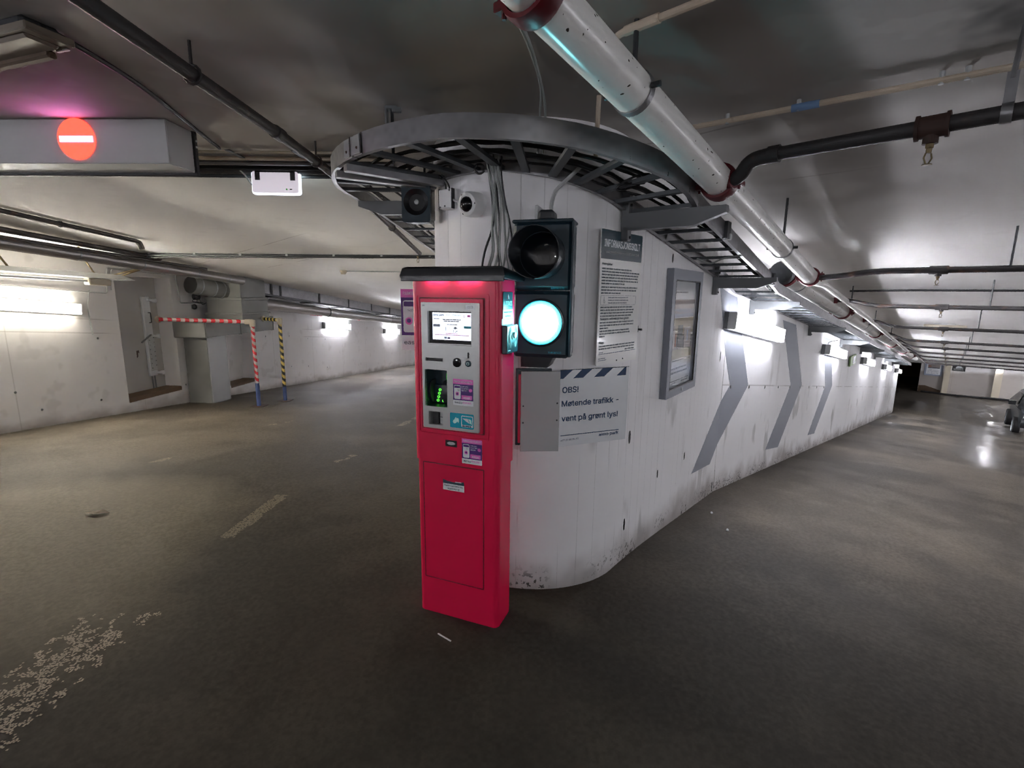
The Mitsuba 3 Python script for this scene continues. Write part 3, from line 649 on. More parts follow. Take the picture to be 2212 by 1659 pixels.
for s in (4.75, 5.1, 6.9, 8.7, 10.5, 12.3, 14.1, 16): part(k, 'flange', slbox(s, s + .05, .08, .62, 1.57, 2.04), 'dark_grey', smooth=False)
part(k, 'bottom_edge', slbox(4.4, 24, .56, .63, 1.56, 1.60), 'dark_grey', smooth=False)
k = thing('insulated_duct', 'wrapped round duct below the ceiling duct, its middle stretch in crinkled foil', 'duct')
def rsl(s): return sl(s, .52, 1.385)
part(k, 'wrapped_pipe', rod(rsl(4.3), rsl(7.45), .125, 18), 'wrap')
fo = [rsl(s) for s in np.arange(7.5, 12.4, .35)]
part(k, 'foil_wrap', tube(fo, [.125 + .02 * RNG.random() for _ in fo], 16), 'foil', 'crinkled shiny foil')
part(k, 'wrapped_pipe', rod(rsl(12.2), rsl(24), .125, 18), 'wrap')
for s in (7.45, 10.1, 12.2): part(k, 'strap', rod(rsl(s), rsl(s + .06), .133, 18), 'dark_grey')
for s in (6.6, 9.6): part(k, 'warning_tape', cat([rod(rsl(s + .16 * i) - UP * .06, rsl(s + .16 * i + .08) - UP * .06, .072, 12) for i in range(4)]), 'tape_red')
tr = thing('ceiling_tube_lamp', 'row of unlit fluorescent battens on the ceiling beside the long duct', 'lamp')
for i in range(4):
    s = 5.8 + 3.2 * i; part(tr, 'batten', slbox(s, s + 2.6, 1.45, 1.57, 1.93, 1.99), 'light_grey', smooth=False)

# guard rails of striped pipe in front of the low duct
def striped(parent, a, b, r, n, c1, c2, nm):
    a, b = np.asarray(a, float), np.asarray(b, float); d = (b - a); L = np.linalg.norm(d); d /= L
    x = np.cross(d, UP if abs(d[2]) < .9 else dL); x /= np.linalg.norm(x); y = np.cross(d, x); K = 14
    for which, m in ((0, c1), (1, c2)):
        ms = []
        for i in range(which, n, 2):
            v = []
            for e in (0, 1):
                for j in range(K):
                    q = 2 * math.pi * j / K; t = (i + e) / n * L + r * 1.0 * math.cos(q); t = min(max(t, 0), L)
                    v.append(a + d * t + r * (math.cos(q) * x + math.sin(q) * y))
            f = []
            for j in range(K):
                l = (j + 1) % K; f += [[j, l, K + l], [j, K + l, K + j]]
            ms.append(trimesh.Trimesh(v, f, process=False))
        part(parent, nm + ('_stripe' if which else ''), cat(ms), m, smooth=True, stuff=False)
def guard(label, base, ztop, barend, c1, c2, nb, npole, lower):
    k = thing('guard_rail', label, 'guard rail')
    base = np.asarray(base, float); top = np.array([base[0], base[1], ztop])
    low = base + UP * lower
    striped(k, low, top - UP * .03, .033, npole, c1, c2, 'post')
    part(k, 'post_foot', rod(base, low, .035, 12), 'blue_paint', 'blue painted foot of the post')
    striped(k, top, barend, .033, nb, c1, c2, 'bar')
    part(k, 'corner_fitting', cat([lathe(top, UP, [(0, -.08), (.045, -.08), (.048, .03), (0, .045)], 12), rod(top, top + (np.asarray(barend) - top) * .08, .043, 10)]), 'cream')
    part(k, 'wall_flange', lathe(barend, nL, [(0, -.01), (.06, -.01), (.06, .02), (0, .02)], 12), 'cream')
    part(k, 'base_plate', trimesh.creation.box([.22, .22, .012], np.array([[1, 0, 0, base[0]], [0, 1, 0, base[1]], [0, 0, 1, base[2] + .008], [0, 0, 0, 1]])), 'rust')
b1 = np.array([-4.493, 8.511, float(floor_z(-4.493, 8.511))]); b2 = np.array([-4.401, 9.326, float(floor_z(-4.401, 9.326))])
guard('red and white striped guard rail in front of the sheet metal casing', b1, 1.11, lp(2.28, .06, 1.15), 'tape_white', 'tape_red', 22, 18, .42)
guard('yellow and black striped guard rail, right of the red and white one', b2, 1.10, lp(4.0, .85, 1.09), 'black', 'tape_yellow', 10, 20, .28)

# ------------------------------------------------------------------ the red payment machine
K0 = np.array([-.467, 2.321, 0]); FK = Fr(K0, [.93, -.367, 0]); 
FS = Fr(FK.P(.448, 0, 0), FK.a)            # its right side
def plan(fr, poly, z0, z1):
    m = trimesh.creation.extrude_polygon(poly, z1 - z0, engine='earcut'); m.apply_translation([0, 0, z0]); return fr.m(m)
def rplan(u0, u1, y0, y1, r): return sbox(u0 + r, y0 + r, u1 - r, y1 - r).buffer(r, quad_segs=6)
kiosk = thing('payment_machine', 'tall red parking payment machine with a black cap and a lit screen', 'payment machine')
part(kiosk, 'lower_body', plan(FK, rplan(0, .440, 0, .175, .028), 0.0, .826), 'kiosk_red')
ub = trimesh.boolean.difference([plan(FK, rplan(-.008, .448, -.004, .182, .03), .822, 1.683)] + [FK.m(bx(*q)) for q in ((.0665, .1895, -.0755, .1, 1.0945, 1.2755), (.0835, .1645, -.0305, .1, 1.0065, 1.0745))], engine='manifold')
part(kiosk, 'upper_body', ub, 'kiosk_red')
capm = trimesh.convex.convex_hull(np.array([(u, y, z) for u, y, z in
    [(-.038, -.04, 1.690), (.478, -.04, 1.690), (-.038, .215, 1.680), (.478, .215, 1.680), (-.040, -.042, 1.70), (.480, -.042, 1.70), (-.04, .217, 1.69), (.48, .217, 1.69),
     (-.030, -.034, 1.733), (.470, -.034, 1.733), (-.03, .21, 1.71), (.47, .21, 1.71), (-.015, -.02, 1.740), (.455, -.02, 1.740), (-.015, .2, 1.717), (.455, .2, 1.717)]]))
part(kiosk, 'cap', FK.m(capm), 'kiosk_cap', 'black overhanging cap')
part(kiosk, 'cap_lip', FK.m(bx(-.036, .476, .033, .0415, 1.676, 1.70, .002)), 'kiosk_cap')
for u in (.08, .24): part(kiosk, 'light_strip', FK.m(bx(u, u + .11, .010, .026, 1.6845, 1.6885)), 'white', 'lit strip under the cap', emit=(16.0, 15.0, 15.0))
ring = lambda a, b: a.difference(b)
part(kiosk, 'embossed_edge', prism(FK, ring(rrect(.020, .393, .955, 1.622, .012), rrect(.028, .385, .963, 1.614, .010)), .002, .0075), 'kiosk_red')
part(kiosk, 'upper_door_gap', prism(FK, rrect(.040, .372, .982, 1.604, .004).difference(sbox(.066, 1.094, .190, 1.276)).difference(sbox(.083, 1.006, .165, 1.075)), .004, .0055), 'kiosk_dark_red')
ud = part(kiosk, 'upper_door', prism(FK, ring(rrect(.047, .366, .987, 1.598, .004), sbox(.062, .997, .346, 1.578)), .0055, .012), 'kiosk_red')
part(kiosk, 'lower_door_gap', prism(FK, ring(rrect(.037, .367, .194, .812, .004), rrect(.042, .363, .199, .807, .003)), .0, .0012), 'kiosk_dark_red')
part(kiosk, 'lower_door', prism(FK, rrect(.042, .363, .199, .807, .003), .0, .0022), 'kiosk_red')
scr = sbox(.091, 1.397, .312, 1.543); pin = rrect(.069, .187, 1.097, 1.273, .004); ret = rrect(.085, .163, 1.008, 1.073, .005); slot = rrect(.074, .167, 1.313, 1.328, .003)
panel = rrect(.056, .351, .992, 1.582, .005).difference(scr).difference(pin).difference(ret).difference(slot)
fp = part(kiosk, 'front_panel', prism(FK, panel, .006, .020), 'steel_panel', 'brushed steel control panel')
part(fp, 'screen_lip', FK.m(cat([bx(.089, .314, .018, .0225, 1.391, 1.397, .001), bx(.0885, .091, .018, .022, 1.395, 1.543)])), 'steel_bright')
part(fp, 'right_edge', FK.m(bx(.349, .353, .008, .0215, .995, 1.58, .001)), 'steel_bright')
part(fp, 'number_plate', FK.m(bx(.286, .330, .020, .0206, 1.552, 1.573)), 'sign_white'); part(fp, 'number', text(FK, '7115', .292, 1.558, .0095, .0207, w=.030), 'print_grey')
part(fp, 'small_mark', text(FK, 'IKE', .062, 1.565, .007, .0202), 'print_grey')
# the screen
sc = part(kiosk, 'screen', FK.m(bx(.091, .312, .004, .0075, 1.397, 1.543)), 'black_gloss', 'black framed display')
part(sc, 'display', FK.m(bx(.109, .307, .0075, .009, 1.413, 1.537)), 'white', 'lit white display', emit=(.62, .70, .86))
O = .0092
def dsp(x, y): return .109 + (x - 290) * .000212, 1.537 - (y - 390) * .000187
def scrtext(s, x0, x1, y, h, m, bold=False):
    u0, z = dsp(x0, y); u1, _ = dsp(x1, y); part(sc, 'lettering', text(FK, s, u0, z - h / 2, h, O + .0006, w=u1 - u0, bold=bold, depth=.0003), m)
scrtext('aimo park', 305, 580, 445, .0085, 'navy', True); scrtext('14:30', 622, 715, 442, .0062, 'print_grey'); scrtext('22.04.2025', 785, 975, 448, .0062, 'print_grey')
for rows, m, nm, h, wd in (([(320, 465, 548)], 'print_grey', 'fine_print', .0028, .010), ([(550, 980, 568), (570, 955, 606)], 'print_dark', 'fine_print', .0036, .012), ([(650, 890, 682)], 'print_dark', 'fine_print', .0026, .009),
                       ([(612, 915, 900), (350, 1170, 936)], 'pink', 'red_print', .0024, .009)):
    part(sc, nm, print_rows(FK, [(dsp(a, y)[0], dsp(b, y)[0], dsp(a, y)[1]) for a, b, y in rows], O, h, wd), m)
def srect(x0, x1, y0, y1, m, nm):
    u0, z1 = dsp(x0, y0); u1, z0 = dsp(x1, y1); part(sc, nm, FK.m(bx(u0, u1, O, O + .0004, z0, z1)), m)
srect(312, 475, 676, 736, 'sky_grey', 'grey_button'); srect(1055, 1222, 705, 758, 'teal', 'green_button'); srect(1135, 1205, 438, 485, 'pink', 'flag')
srect(580, 640, 976, 1022, 'blue_sleeve', 'card_icon'); srect(592, 628, 990, 1008, 'white', 'card_icon'); srect(660, 720, 982, 1026, 'purple', 'card_icon'); srect(672, 708, 996, 1014, 'white', 'card_icon')
u, z = dsp(1062, 468); part(sc, 'info_icon', prism(FK, ring(circ(u, z, .0055), circ(u, z, .0045)), O, O + .0004), 'tape_red'); part(sc, 'info_icon', FK.m(bx(u - .0006, u + .0006, O, O + .0004, z - .003, z + .003)), 'tape_red')
srect(612, 622, 736, 830, 'print_grey', 'pictogram'); u, z = dsp(692, 758); part(sc, 'pictogram', prism(FK, ring(circ(u, z, .0055), circ(u, z, .0048)), O, O + .0003), 'print_grey')
u, z = dsp(848, 790); part(sc, 'pictogram', prism(FK, unary_union([affinity.translate(Polygon([(-.012, .004), (0, .013), (.012, .004), (.004, .004), (.006, .001), (-.006, .001), (-.004, .004)]), u, z), sbox(u - .011, z - .014, u - .009, z - .002), sbox(u + .004, z - .010, u + .010, z - .006), sbox(u - .002, z - .014, u + .003, z - .011)]), O, O + .0003), 'print_grey')
# slots and buttons
part(fp, 'card_slot', FK.m(bx(.074, .167, .007, .012, 1.313, 1.328)), 'black'); part(fp, 'coin_slot', prism(FK, rrect(.294, .302, 1.335, 1.363, .003), .020, .0212), 'black')
part(fp, 'coin_slot_lip', FK.m(bx(.294, .302, .021, .024, 1.333, 1.336)), 'steel_bright')
for (u, z, r, m, nm) in ((.241, 1.3135, .021, 'black_gloss', 'scanner_window'), (.298, 1.3115, .0145, 'slate', 'round_button')):
    part(fp, nm, lathe(FK.P(u, .020, z), -FK.a, [(r, 0), (r, .004), (r - .003, .006), (0, .0065)], 22), m)
part(fp, 'button_ring', prism(FK, ring(circ(.298, 1.3115, .007), circ(.298, 1.3115, .0055)), .0266, .0270), 'pale_teal')
# card terminal in its opening
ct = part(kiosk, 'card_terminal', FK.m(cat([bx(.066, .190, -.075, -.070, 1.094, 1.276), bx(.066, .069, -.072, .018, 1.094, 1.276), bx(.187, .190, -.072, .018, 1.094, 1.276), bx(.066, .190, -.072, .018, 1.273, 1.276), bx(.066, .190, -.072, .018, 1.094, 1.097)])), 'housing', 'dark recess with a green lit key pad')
prof = [(0, 1.10), (.03, 1.108), (.046, 1.135), (.05, 1.165), (.044, 1.195), (.026, 1.212), (0, 1.214)]
shield = lambda u0, u1: FK.m(cat([trimesh.convex.convex_hull(np.array([(u, .062 - o, z) for u in (u0, u1) for o, z in prof]))]))
part(ct, 'keypad_hood', shield(.072, .080), 'dark_grey'); part(ct, 'keypad_hood', shield(.139, .168), 'dark_grey')
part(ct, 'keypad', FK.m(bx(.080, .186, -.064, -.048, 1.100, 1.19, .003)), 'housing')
part(ct, 'green_screen', FK.m(bx(.140, .186, -.068, -.060, 1.205, 1.245)), 'lime', emit=(.01, .16, .02))
for cix in range(3):
    for rix in range(4):
        u, z = .100 + .030 * cix + .004 * rix, 1.113 + .0175 * rix
        part(ct, 'key', prism(FK, ring(circ(u, z, .0068, 5), circ(u, z, .0042, 5)), -.048, -.044), 'lime', emit=(.12, .85, .06))
part(ct, 'indicator', lathe(FK.P(.176, -.048, 1.198), -FK.a, [(0, .003), (.004, .002), (.005, 0)], 8), 'lime', emit=(.3, 4, .1))
rt = part(kiosk, 'coin_return', FK.m(cat([bx(.083, .165, -.03, -.025, 1.006, 1.075), bx(.083, .086, -.026, .017, 1.006, 1.075), bx(.162, .165, -.026, .017, 1.006, 1.075), bx(.083, .165, -.026, .017, 1.072, 1.075), bx(.083, .165, -.026, .017, 1.006, 1.009)])), 'steel_panel')
part(rt, 'flap', FK.m(bx(.098, .131, -.012, .004, 1.010, 1.072, .002)), 'black'); part(rt, 'slip', FK.m(bx(.133, .160, -.014, -.006, 1.010, 1.070)), 'light_grey'); part(rt, 'mark', FK.m(bx(.136, .154, -.006, -.005, 1.040, 1.0425)), 'print_dark')
# teal sticker
ts = part(kiosk, 'teal_sticker', prism(FK, rrect(.201, .324, 1.006, 1.077, .006), .020, .0208), 'teal', 'teal sticker with a white bird emblem')
part(ts, 'bird_emblem', prism(FK, affinity.translate(Polygon([(0, .021), (.006, .014), (.012, .016), (.020, .030), (.026, .024), (.034, .026), (.037, .012), (.034, .002), (.028, .010), (.022, .001), (.012, -.002), (.004, .006), (.008, .011)]), .211, 1.028), .0208, .0212), 'pale_teal')
part(ts, 'white_frame', prism(FK, ring(rrect(.260, .320, 1.014, 1.068, .005), rrect(.263, .317, 1.024, 1.064, .004)), .0208, .0212), 'sign_white'); part(ts, 'sail_emblem', prism(FK, Polygon([(.265, 1.055), (.294, 1.055), (.302, 1.032)]), .0208, .0212), 'sign_white'); part(ts, 'sail_emblem', prism(FK, Polygon([(.296, 1.056), (.312, 1.050), (.315, 1.028), (.304, 1.034)]), .0208, .0212), 'pale_teal')
part(ts, 'fine_print', print_rows(FK, [(.265, .316, 1.016)], .0212, .005, .012), 'navy')
# stickers for paying by phone
def phone_notice(parent, fr, u0, z0, w, h, o, nm='parking_sticker', whole=True):
    U = lambda x: u0 + x * w
    Z = lambda y: z0 + y * h
    st = part(parent, nm, prism(fr, rrect(u0, u0 + w, z0, z0 + h, .02 * w), o, o + .0008), 'sign_white', 'purple and pink sticker for paying by phone') if parent else None
    return st, U, Z
def phone_print(st, fr, U, Z, w, h, o, code='8505'):
    e = o + .0008
    part(st, 'pink_header', fr.m(bx(U(.0), U(1), e, e + .0003, Z(.81), Z(1.0))), 'pink'); part(st, 'header_text', text(fr, 'PARKER MED MOBILEN', U(.06), Z(.865), .075 * h, e + .0008, w=.88 * w, depth=.0004), 'sign_white')
    part(st, 'purple_field', fr.m(bx(U(0), U(1), e, e + .0003, Z(.20), Z(.81))), 'purple')
    part(st, 'phone_picture', prism(fr, rrect(U(.055), U(.38), Z(.24), Z(.77), .05 * w), e + .0003, e + .0006), 'sign_white'); part(st, 'phone_top', prism(fr, rrect(U(.08), U(.355), Z(.66), Z(.745), .02 * w), e + .0006, e + .0008), 'purple')
    part(st, 'phone_text', text(fr, '14:27', U(.22), Z(.57), .045 * h, e + .001, w=.13 * w, depth=.0003), 'print_dark')
    part(st, 'pink_dial', prism(fr, circ(U(.215), Z(.44), .085 * w), e + .0006, e + .0008), 'pink'); part(st, 'dial_centre', prism(fr, circ(U(.215), Z(.44), .048 * w), e + .0008, e + .001), 'purple')
    for i, tx in enumerate(('Last ned', 'EasyPark-', 'appen')): part(st, 'notice_text', text(fr, tx, U(.43), Z(.71 - .075 * i), .05 * h, e + .001, w=(.32, .38, .26)[i] * w, depth=.0004), 'sign_white')
    part(st, 'pink_spot', prism(fr, circ(U(.87), Z(.60), .082 * w), e + .0003, e + .0006), 'pink')
    part(st, 'code_box', prism(fr, rrect(U(.42), U(.94), Z(.24), Z(.40), .02 * w), e + .0003, e + .0006), 'pink'); part(st, 'code', text(fr, code, U(.52), Z(.265), .075 * h, e + .001, w=.33 * w, bold=True, depth=.0004), 'sign_white')
    part(st, 'brand_text', text(fr, 'easy', U(.08), Z(.075), .075 * h, e + .0006, w=.40 * w, depth=.0004), 'print_dark'); part(st, 'brand_text', text(fr, 'PARK', U(.50), Z(.075), .075 * h, e + .0006, w=.42 * w, depth=.0004), 'pink')
st, U, Z = phone_notice(kiosk, FK, .219, 1.115, .103, .123, .020); phone_print(st, FK, U, Z, .103, .123, .020)
st, U, Z = phone_notice(kiosk, FK, .254, .832, .104, .124, .0); phone_print(st, FK, U, Z, .104, .124, .004); scene.pop(st); 
scene[st] = mikit.ply(prism(FK, rrect(.254, .358, .832, .956, .002), .003, .0048), 'mat_sign_white', smooth=35)
ol = part(kiosk, 'oval_label', prism(FK, rrect(.166, .227, .905, .936, .002), .003, .0048), 'black', 'small black label with a silver oval'); part(ol, 'oval', prism(FK, affinity.scale(circ(.1965, .921, 1, 8), .022, .008), .0048, .0052), 'light_grey')
wl = part(kiosk, 'torn_label', prism(FK, Polygon([(.149, .683), (.263, .683), (.263, .716), (.149, .716)]), .0022, .003), 'sign_white', 'white label under a torn dark strip')
part(wl, 'dark_strip', prism(FK, Polygon([(.149, .716), (.263, .716), (.262, .734), (.235, .731), (.21, .726), (.175, .729), (.149, .736)]), .0022, .0031), 'slate'); part(wl, 'torn_letters', print_rows(FK, [(.215, .250, .7275)], .0031, .004, .006), 'sign_white')
part(wl, 'label_text', text(FK, 'Automaten tømmes', .155, .7035, .0085, .0035, w=.102, depth=.0004), 'print_dark'); part(wl, 'label_text', text(FK, 'regelmessig', .172, .689, .0085, .0035, w=.066, depth=.0004), 'print_dark')
# right side of the machine
sp = part(kiosk, 'side_plate', FS.m(bx(.016, .128, .0, .003, 1.556, 1.632, .001)), 'slate', 'dark plate with a company name'); part(sp, 'name_text', text(FS, 'LOOMIS', .026, 1.572, .020, .0036, w=.092), 'pale_teal')
part(sp, 'logo', prism(FS, Polygon([(.060, 1.600), (.072, 1.624), (.074, 1.624), (.067, 1.600)]), .003, .0036), 'tape_red'); part(sp, 'logo', prism(FS, Polygon([(.074, 1.624), (.086, 1.600), (.078, 1.600), (.071, 1.618)]), .003, .0036), 'sign_white')
part(sp, 'white_label', FS.m(bx(.016, .128, .0, .003, 1.515, 1.555)), 'sign_white'); part(sp, 'label_text', text(FS, 'Automaten tømmes', .022, 1.54, .008, .0034, w=.098), 'print_dark'); part(sp, 'label_text', text(FS, 'regelmessig', .036, 1.523, .008, .0034, w=.068), 'print_dark')
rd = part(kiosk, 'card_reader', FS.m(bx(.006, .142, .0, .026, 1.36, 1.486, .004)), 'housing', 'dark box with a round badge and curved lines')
for r in (.038, .046, .054):
    a = [(.078 + r * math.cos(t), 1.432 + r * math.sin(t)) for t in np.linspace(math.radians(120), math.radians(240), 10)]; b = [(.078 + r * math.cos(t), 1.432 + r * math.sin(t)) for t in np.linspace(math.radians(-60), math.radians(60), 10)]
    for q in (a, b): part(rd, 'wave_line', tube([FS.P(x, .0265, y) for x, y in q], .0014, 5), 'pale_teal')
part(rd, 'badge', lathe(FS.P(.092, .026, 1.440), -FS.a, [(.014, 0), (.014, .008), (0, .009)], 16), 'pale_teal'); part(rd, 'badge_shadow', prism(FS, circ(.076, 1.434, .013), .026, .029), 'black'); part(rd, 'mark', FS.m(bx(.02, .05, .026, .0265, 1.372, 1.376)), 'pale_teal')
part(kiosk, 'side_door_gap', prism(FS, ring(rrect(.006, .142, 1.487, 1.512, .002), rrect(.008, .140, 1.489, 1.51, .002)), .0, .001), 'black')

# notice on the wall end, half hidden by the machine
fr = Fr(np.array([-.635, 2.82, 0]), [1, 0, 0]); 
pn = thing('parking_notice', 'narrow purple and pink phone parking notice sticking out behind the red machine', 'sign')
part(pn, 'panel', fr.m(bx(0, .235, -.008, 0, 1.30, 1.645, .002)), 'sign_white')
part(pn, 'pink_header', fr.m(bx(0, .235, 0, .001, 1.598, 1.645)), 'pink'); part(pn, 'header_text', text(fr, 'PARKER', .014, 1.612, .018, .0016, w=.062), 'sign_white')
part(pn, 'purple_field', fr.m(bx(0, .235, 0, .001, 1.385, 1.598)), 'purple'); part(pn, 'phone_picture', prism(fr, rrect(.012, .078, 1.402, 1.582, .012), .001, .002), 'sign_white'); part(pn, 'phone_top', prism(fr, rrect(.016, .074, 1.548, 1.576, .006), .002, .0025), 'purple')
part(pn, 'phone_text', text(fr, '14:27', .038, 1.52, .013, .003, w=.03), 'print_grey'); part(pn, 'pink_dial', prism(fr, circ(.044, 1.466, .021), .002, .0025), 'pink'); part(pn, 'dial_centre', prism(fr, circ(.044, 1.468, .012), .0025, .003), 'purple'); part(pn, 'brand_text', text(fr, 'easypark', .014, 1.333, .024, .0012, w=.155), 'print_dark')
part(pn, 'wall_bracket', cat([rod((-.40, 2.82, 1.60), (-.33, 2.86, 1.60), .01, 6), rod((-.40, 2.82, 1.36), (-.33, 2.86, 1.36), .01, 6)]), 'mid_grey')

# ------------------------------------------------------------------ traffic light
FT = Fr(np.array([.131, 2.315, 0]), [.965, -.262, 0])
tl = thing('traffic_light', 'black two-lamp traffic light on the wall end, its lower lamp shining green', 'traffic light')
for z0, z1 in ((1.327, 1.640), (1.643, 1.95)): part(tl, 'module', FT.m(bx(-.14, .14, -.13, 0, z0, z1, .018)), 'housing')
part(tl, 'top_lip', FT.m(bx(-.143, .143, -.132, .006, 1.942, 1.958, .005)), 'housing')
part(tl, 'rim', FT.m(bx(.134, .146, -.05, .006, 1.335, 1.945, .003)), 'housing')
n = -FT.a
def lens(z, m, emit, lab, r=.100, u=0):
    o = FT.P(u, .002, z); part(tl, 'lens', lathe(o, n, [(r, -.004), (r, .004), (r * .8, .012), (r * .45, .018), (0, .02)], 32), m, lab, emit=emit)
lens(1.80, 'lens_off', None, 'dark unlit lens'); lens(1.492, 'white', L_RIM, 'glowing green lens')
part(tl, 'lens_core', lathe(FT.P(0, .006, 1.492), n, [(.083, 0), (.081, .014), (.066, .025), (.04, .034), (0, .038)], 32), 'white', 'brightest middle of the green lens', emit=L_GREEN)
part(tl, 'lens_ring', lathe(FT.P(0, 0, 1.492), n, [(.101, 0), (.113, 0), (.112, .012), (.103, .014), (.101, .004)], 32), 'hood')
def hood(z, r, length, a0, a1):
    o = FT.P(0, 0, z); K = 28; v = []; f = []
    for t, rr in ((0, r), (length, r * 1.04), (length, r * 1.04 - .004), (0, r - .004)):
        for q in np.linspace(math.radians(a0), math.radians(a1), K): v.append(o + n * (t * (1.0 if True else 0)) + rr * (math.sin(q) * FT.u + math.cos(q) * UP))
    for s in range(4):
        e = (s + 1) % 4
        for j in range(K - 1): f += [[s * K + j, s * K + j + 1, e * K + j + 1], [s * K + j, e * K + j + 1, e * K + j]]
    return trimesh.Trimesh(np.array(v), f, process=False)
part(tl, 'visor', hood(1.80, .108, .175, -178, 178), 'hood', 'black tunnel visor over the unlit lens')
part(tl, 'maker_mark', text(FT, 'swarco', .045, 1.648, .011, .0006, w=.062), 'teal'); part(tl, 'maker_mark', text(FT, 'swarco', .040, 1.350, .011, .0006, w=.062), 'teal')
part(tl, 'cable_gland', FT.m(bx(-.03, .045, -.12, -.03, 1.955, 2.005, .012)), 'dark_grey'); part(tl, 'bracket', FT.m(bx(-.05, -.035, -.18, -.06, 1.95, 2.03, .002)), 'light_grey')
part(tl, 'foot', FT.m(trimesh.convex.convex_hull(np.array([(u, y, z) for u, z in ((-.10, 1.33), (.06, 1.33), (-.10, 1.275), (.03, 1.275)) for y in (.03, .17)]))), 'hood'); part(tl, 'wall_arm', FT.m(bx(-.03, .03, -.20, -.12, 1.86, 1.92)), 'dark_grey')
single('signal_conduit', tube(spline([FT.P(.02, -.09, 2.0), FT.P(.02, -.11, 2.05), FT.P(.035, -.14, 2.11), FT.P(.10, -.12, 2.16), FT.P(.15, -.11, 2.20)]), .009, 8), 'light_grey', 'grey conduit bending up from the top of the traffic light to the cable tray', 'conduit')

# ------------------------------------------------------------------ signs on the rounded wall
ob = thing('warning_sign', 'white sign warning of oncoming traffic in dark blue letters, below the traffic light', 'sign')
FO = Fr(np.array([.248, 2.487, 0]), [.392, .165, 0]); W_ = .425
part(ob, 'panel', FO.m(bx(0, W_, -.004, 0, .832, 1.243, .001)), 'sign_white')
part(ob, 'top_edge', FO.m(bx(0, W_, 0, .001, 1.240, 1.243)), 'print_dark')
k0, k1 = 1.196, 1.240
for q in ([(0, k1), (.072, k1), (.017, k0), (0, k0)], [(.128, k1), (.19, k1), (.135, k0), (.078, k0)], [(.255, k1), (.32, k1), (.265, k0), (.203, k0)], [(.405, k1), (.405, k0), (.345, k0), (.397, k1)]): part(ob, 'hazard_stripe', prism(FO, Polygon(q), 0, .0008), 'navy')
for s, u, z, h, w in (('OBS!', .014, 1.122, .030, .096), ('Møtende trafikk -', .012, 1.050, .029, .352), ('vent på grønt lys!', .014, .970, .029, .350)): part(ob, 'lettering', text(FO, s, u, z, h, .0012, w=w, bold=True), 'navy')
part(ob, 'rule', FO.m(bx(.012, .375, 0, .001, .890, .894)), 'navy'); part(ob, 'lettering', text(FO, 'aimo park', .248, .868, .0165, .0012, w=.126, bold=True), 'navy'); part(ob, 'lettering', text(FO, '+47 21 00 76 70', .012, .862, .0095, .0012, w=.108), 'navy')
sb_ = thing('blank_sign_box', 'blank grey panel on a flat box left of the oncoming traffic sign', 'sign')
FQ = Fr(np.array([.046, 2.448, 0]), [.2, .012, 0])
part(sb_, 'panel', FQ.m(bx(0, .201, -.004, 0, .818, 1.24, .0015)), 'light_grey')
for u, z in ((.013, 1.06), (.013, .972), (.188, 1.075), (.188, .985)): part(sb_, 'screw', lathe(FQ.P(u, 0, z), -FQ.a, [(.0045, 0), (.004, .002), (0, .003)], 8), 'dark_grey')
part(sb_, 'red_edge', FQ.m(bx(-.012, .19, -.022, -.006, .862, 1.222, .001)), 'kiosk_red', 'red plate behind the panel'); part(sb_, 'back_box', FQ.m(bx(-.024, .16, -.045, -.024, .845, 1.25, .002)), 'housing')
inf = thing('information_sign', 'tall parking rules sign headed INFORMASJONSSKILT, with a dark top and small print', 'sign')
FI = Fr(np.array([.436, 2.528, 0]), [.294, .327, 0]); WI = .43
part(inf, 'panel', prism(FI, rrect(0, WI, 1.258, 1.952, .008), -.006, 0), 'white_gloss')
part(inf, 'dark_header', prism(FI, sbox(.003, 1.805, WI - .003, 1.949), 0, .0006), 'slate'); part(inf, 'heading', text(FI, 'INFORMASJONSSKILT', .030, 1.866, .035, .0012, w=.37, bold=True), 'sign_white'); part(inf, 'subheading', text(FI, 'i parkeringsforskriften av 18.03.16 nr. 260', .040, 1.835, .013, .0012, w=.35), 'light_grey')
def inftext(s, z, w, h=.0115, b=True): part(inf, 'small_heading', text(FI, s, .018, z, h, .0010, w=w, bold=b), 'print_dark')
inftext('Hvem gjelder:', 1.775, .10); inftext('Sanksjoner ved brudd på Hvem gjelder:', 1.495, .30); inftext('Klage:', 1.372, .05)
rows = [(.018, .32, 1.753), (.018, .41, 1.738), (.018, .40, 1.723), (.018, .40, 1.708), (.018, .40, 1.693), (.018, .25, 1.678), (.018, .395, 1.660), (.018, .395, 1.645), (.018, .22, 1.630), (.018, .35, 1.557), (.018, .365, 1.542), (.018, .365, 1.527), (.018, .34, 1.512), (.018, .37, 1.478), (.018, .37, 1.463), (.018, .10, 1.449), (.018, .33, 1.434), (.018, .34, 1.420), (.018, .07, 1.406), (.018, .40, 1.355), (.018, .40, 1.341), (.29, .40, 1.325)]
part(inf, 'fine_print', print_rows(FI, rows, .0004, .0075, .022, 4), 'print_dark', stuff=True)
part(inf, 'boxed_note', prism(FI, ring(sbox(.018, 1.572, .385, 1.622), sbox(.0195, 1.5735, .3835, 1.6205)), 0, .0006), 'print_grey'); part(inf, 'fine_print', print_rows(FI, [(.09, .30, 1.608), (.09, .30, 1.594), (.09, .29, 1.580)], .0004, .006, .02, 5), 'print_grey', stuff=True); part(inf, 'wheelchair_icon', prism(FI, unary_union([ring(circ(.052, 1.590, .008), circ(.052, 1.590, .0062)), sbox(.049, 1.594, .0515, 1.608), circ(.050, 1.611, .0025)]), .0002, .0008), 'print_dark')
for z, u0, u1 in ((1.316, .018, .41), (1.283, .018, .10)): part(inf, 'rule', FI.m(bx(u0, u1, 0, .0007, z, z + .003)), 'navy')
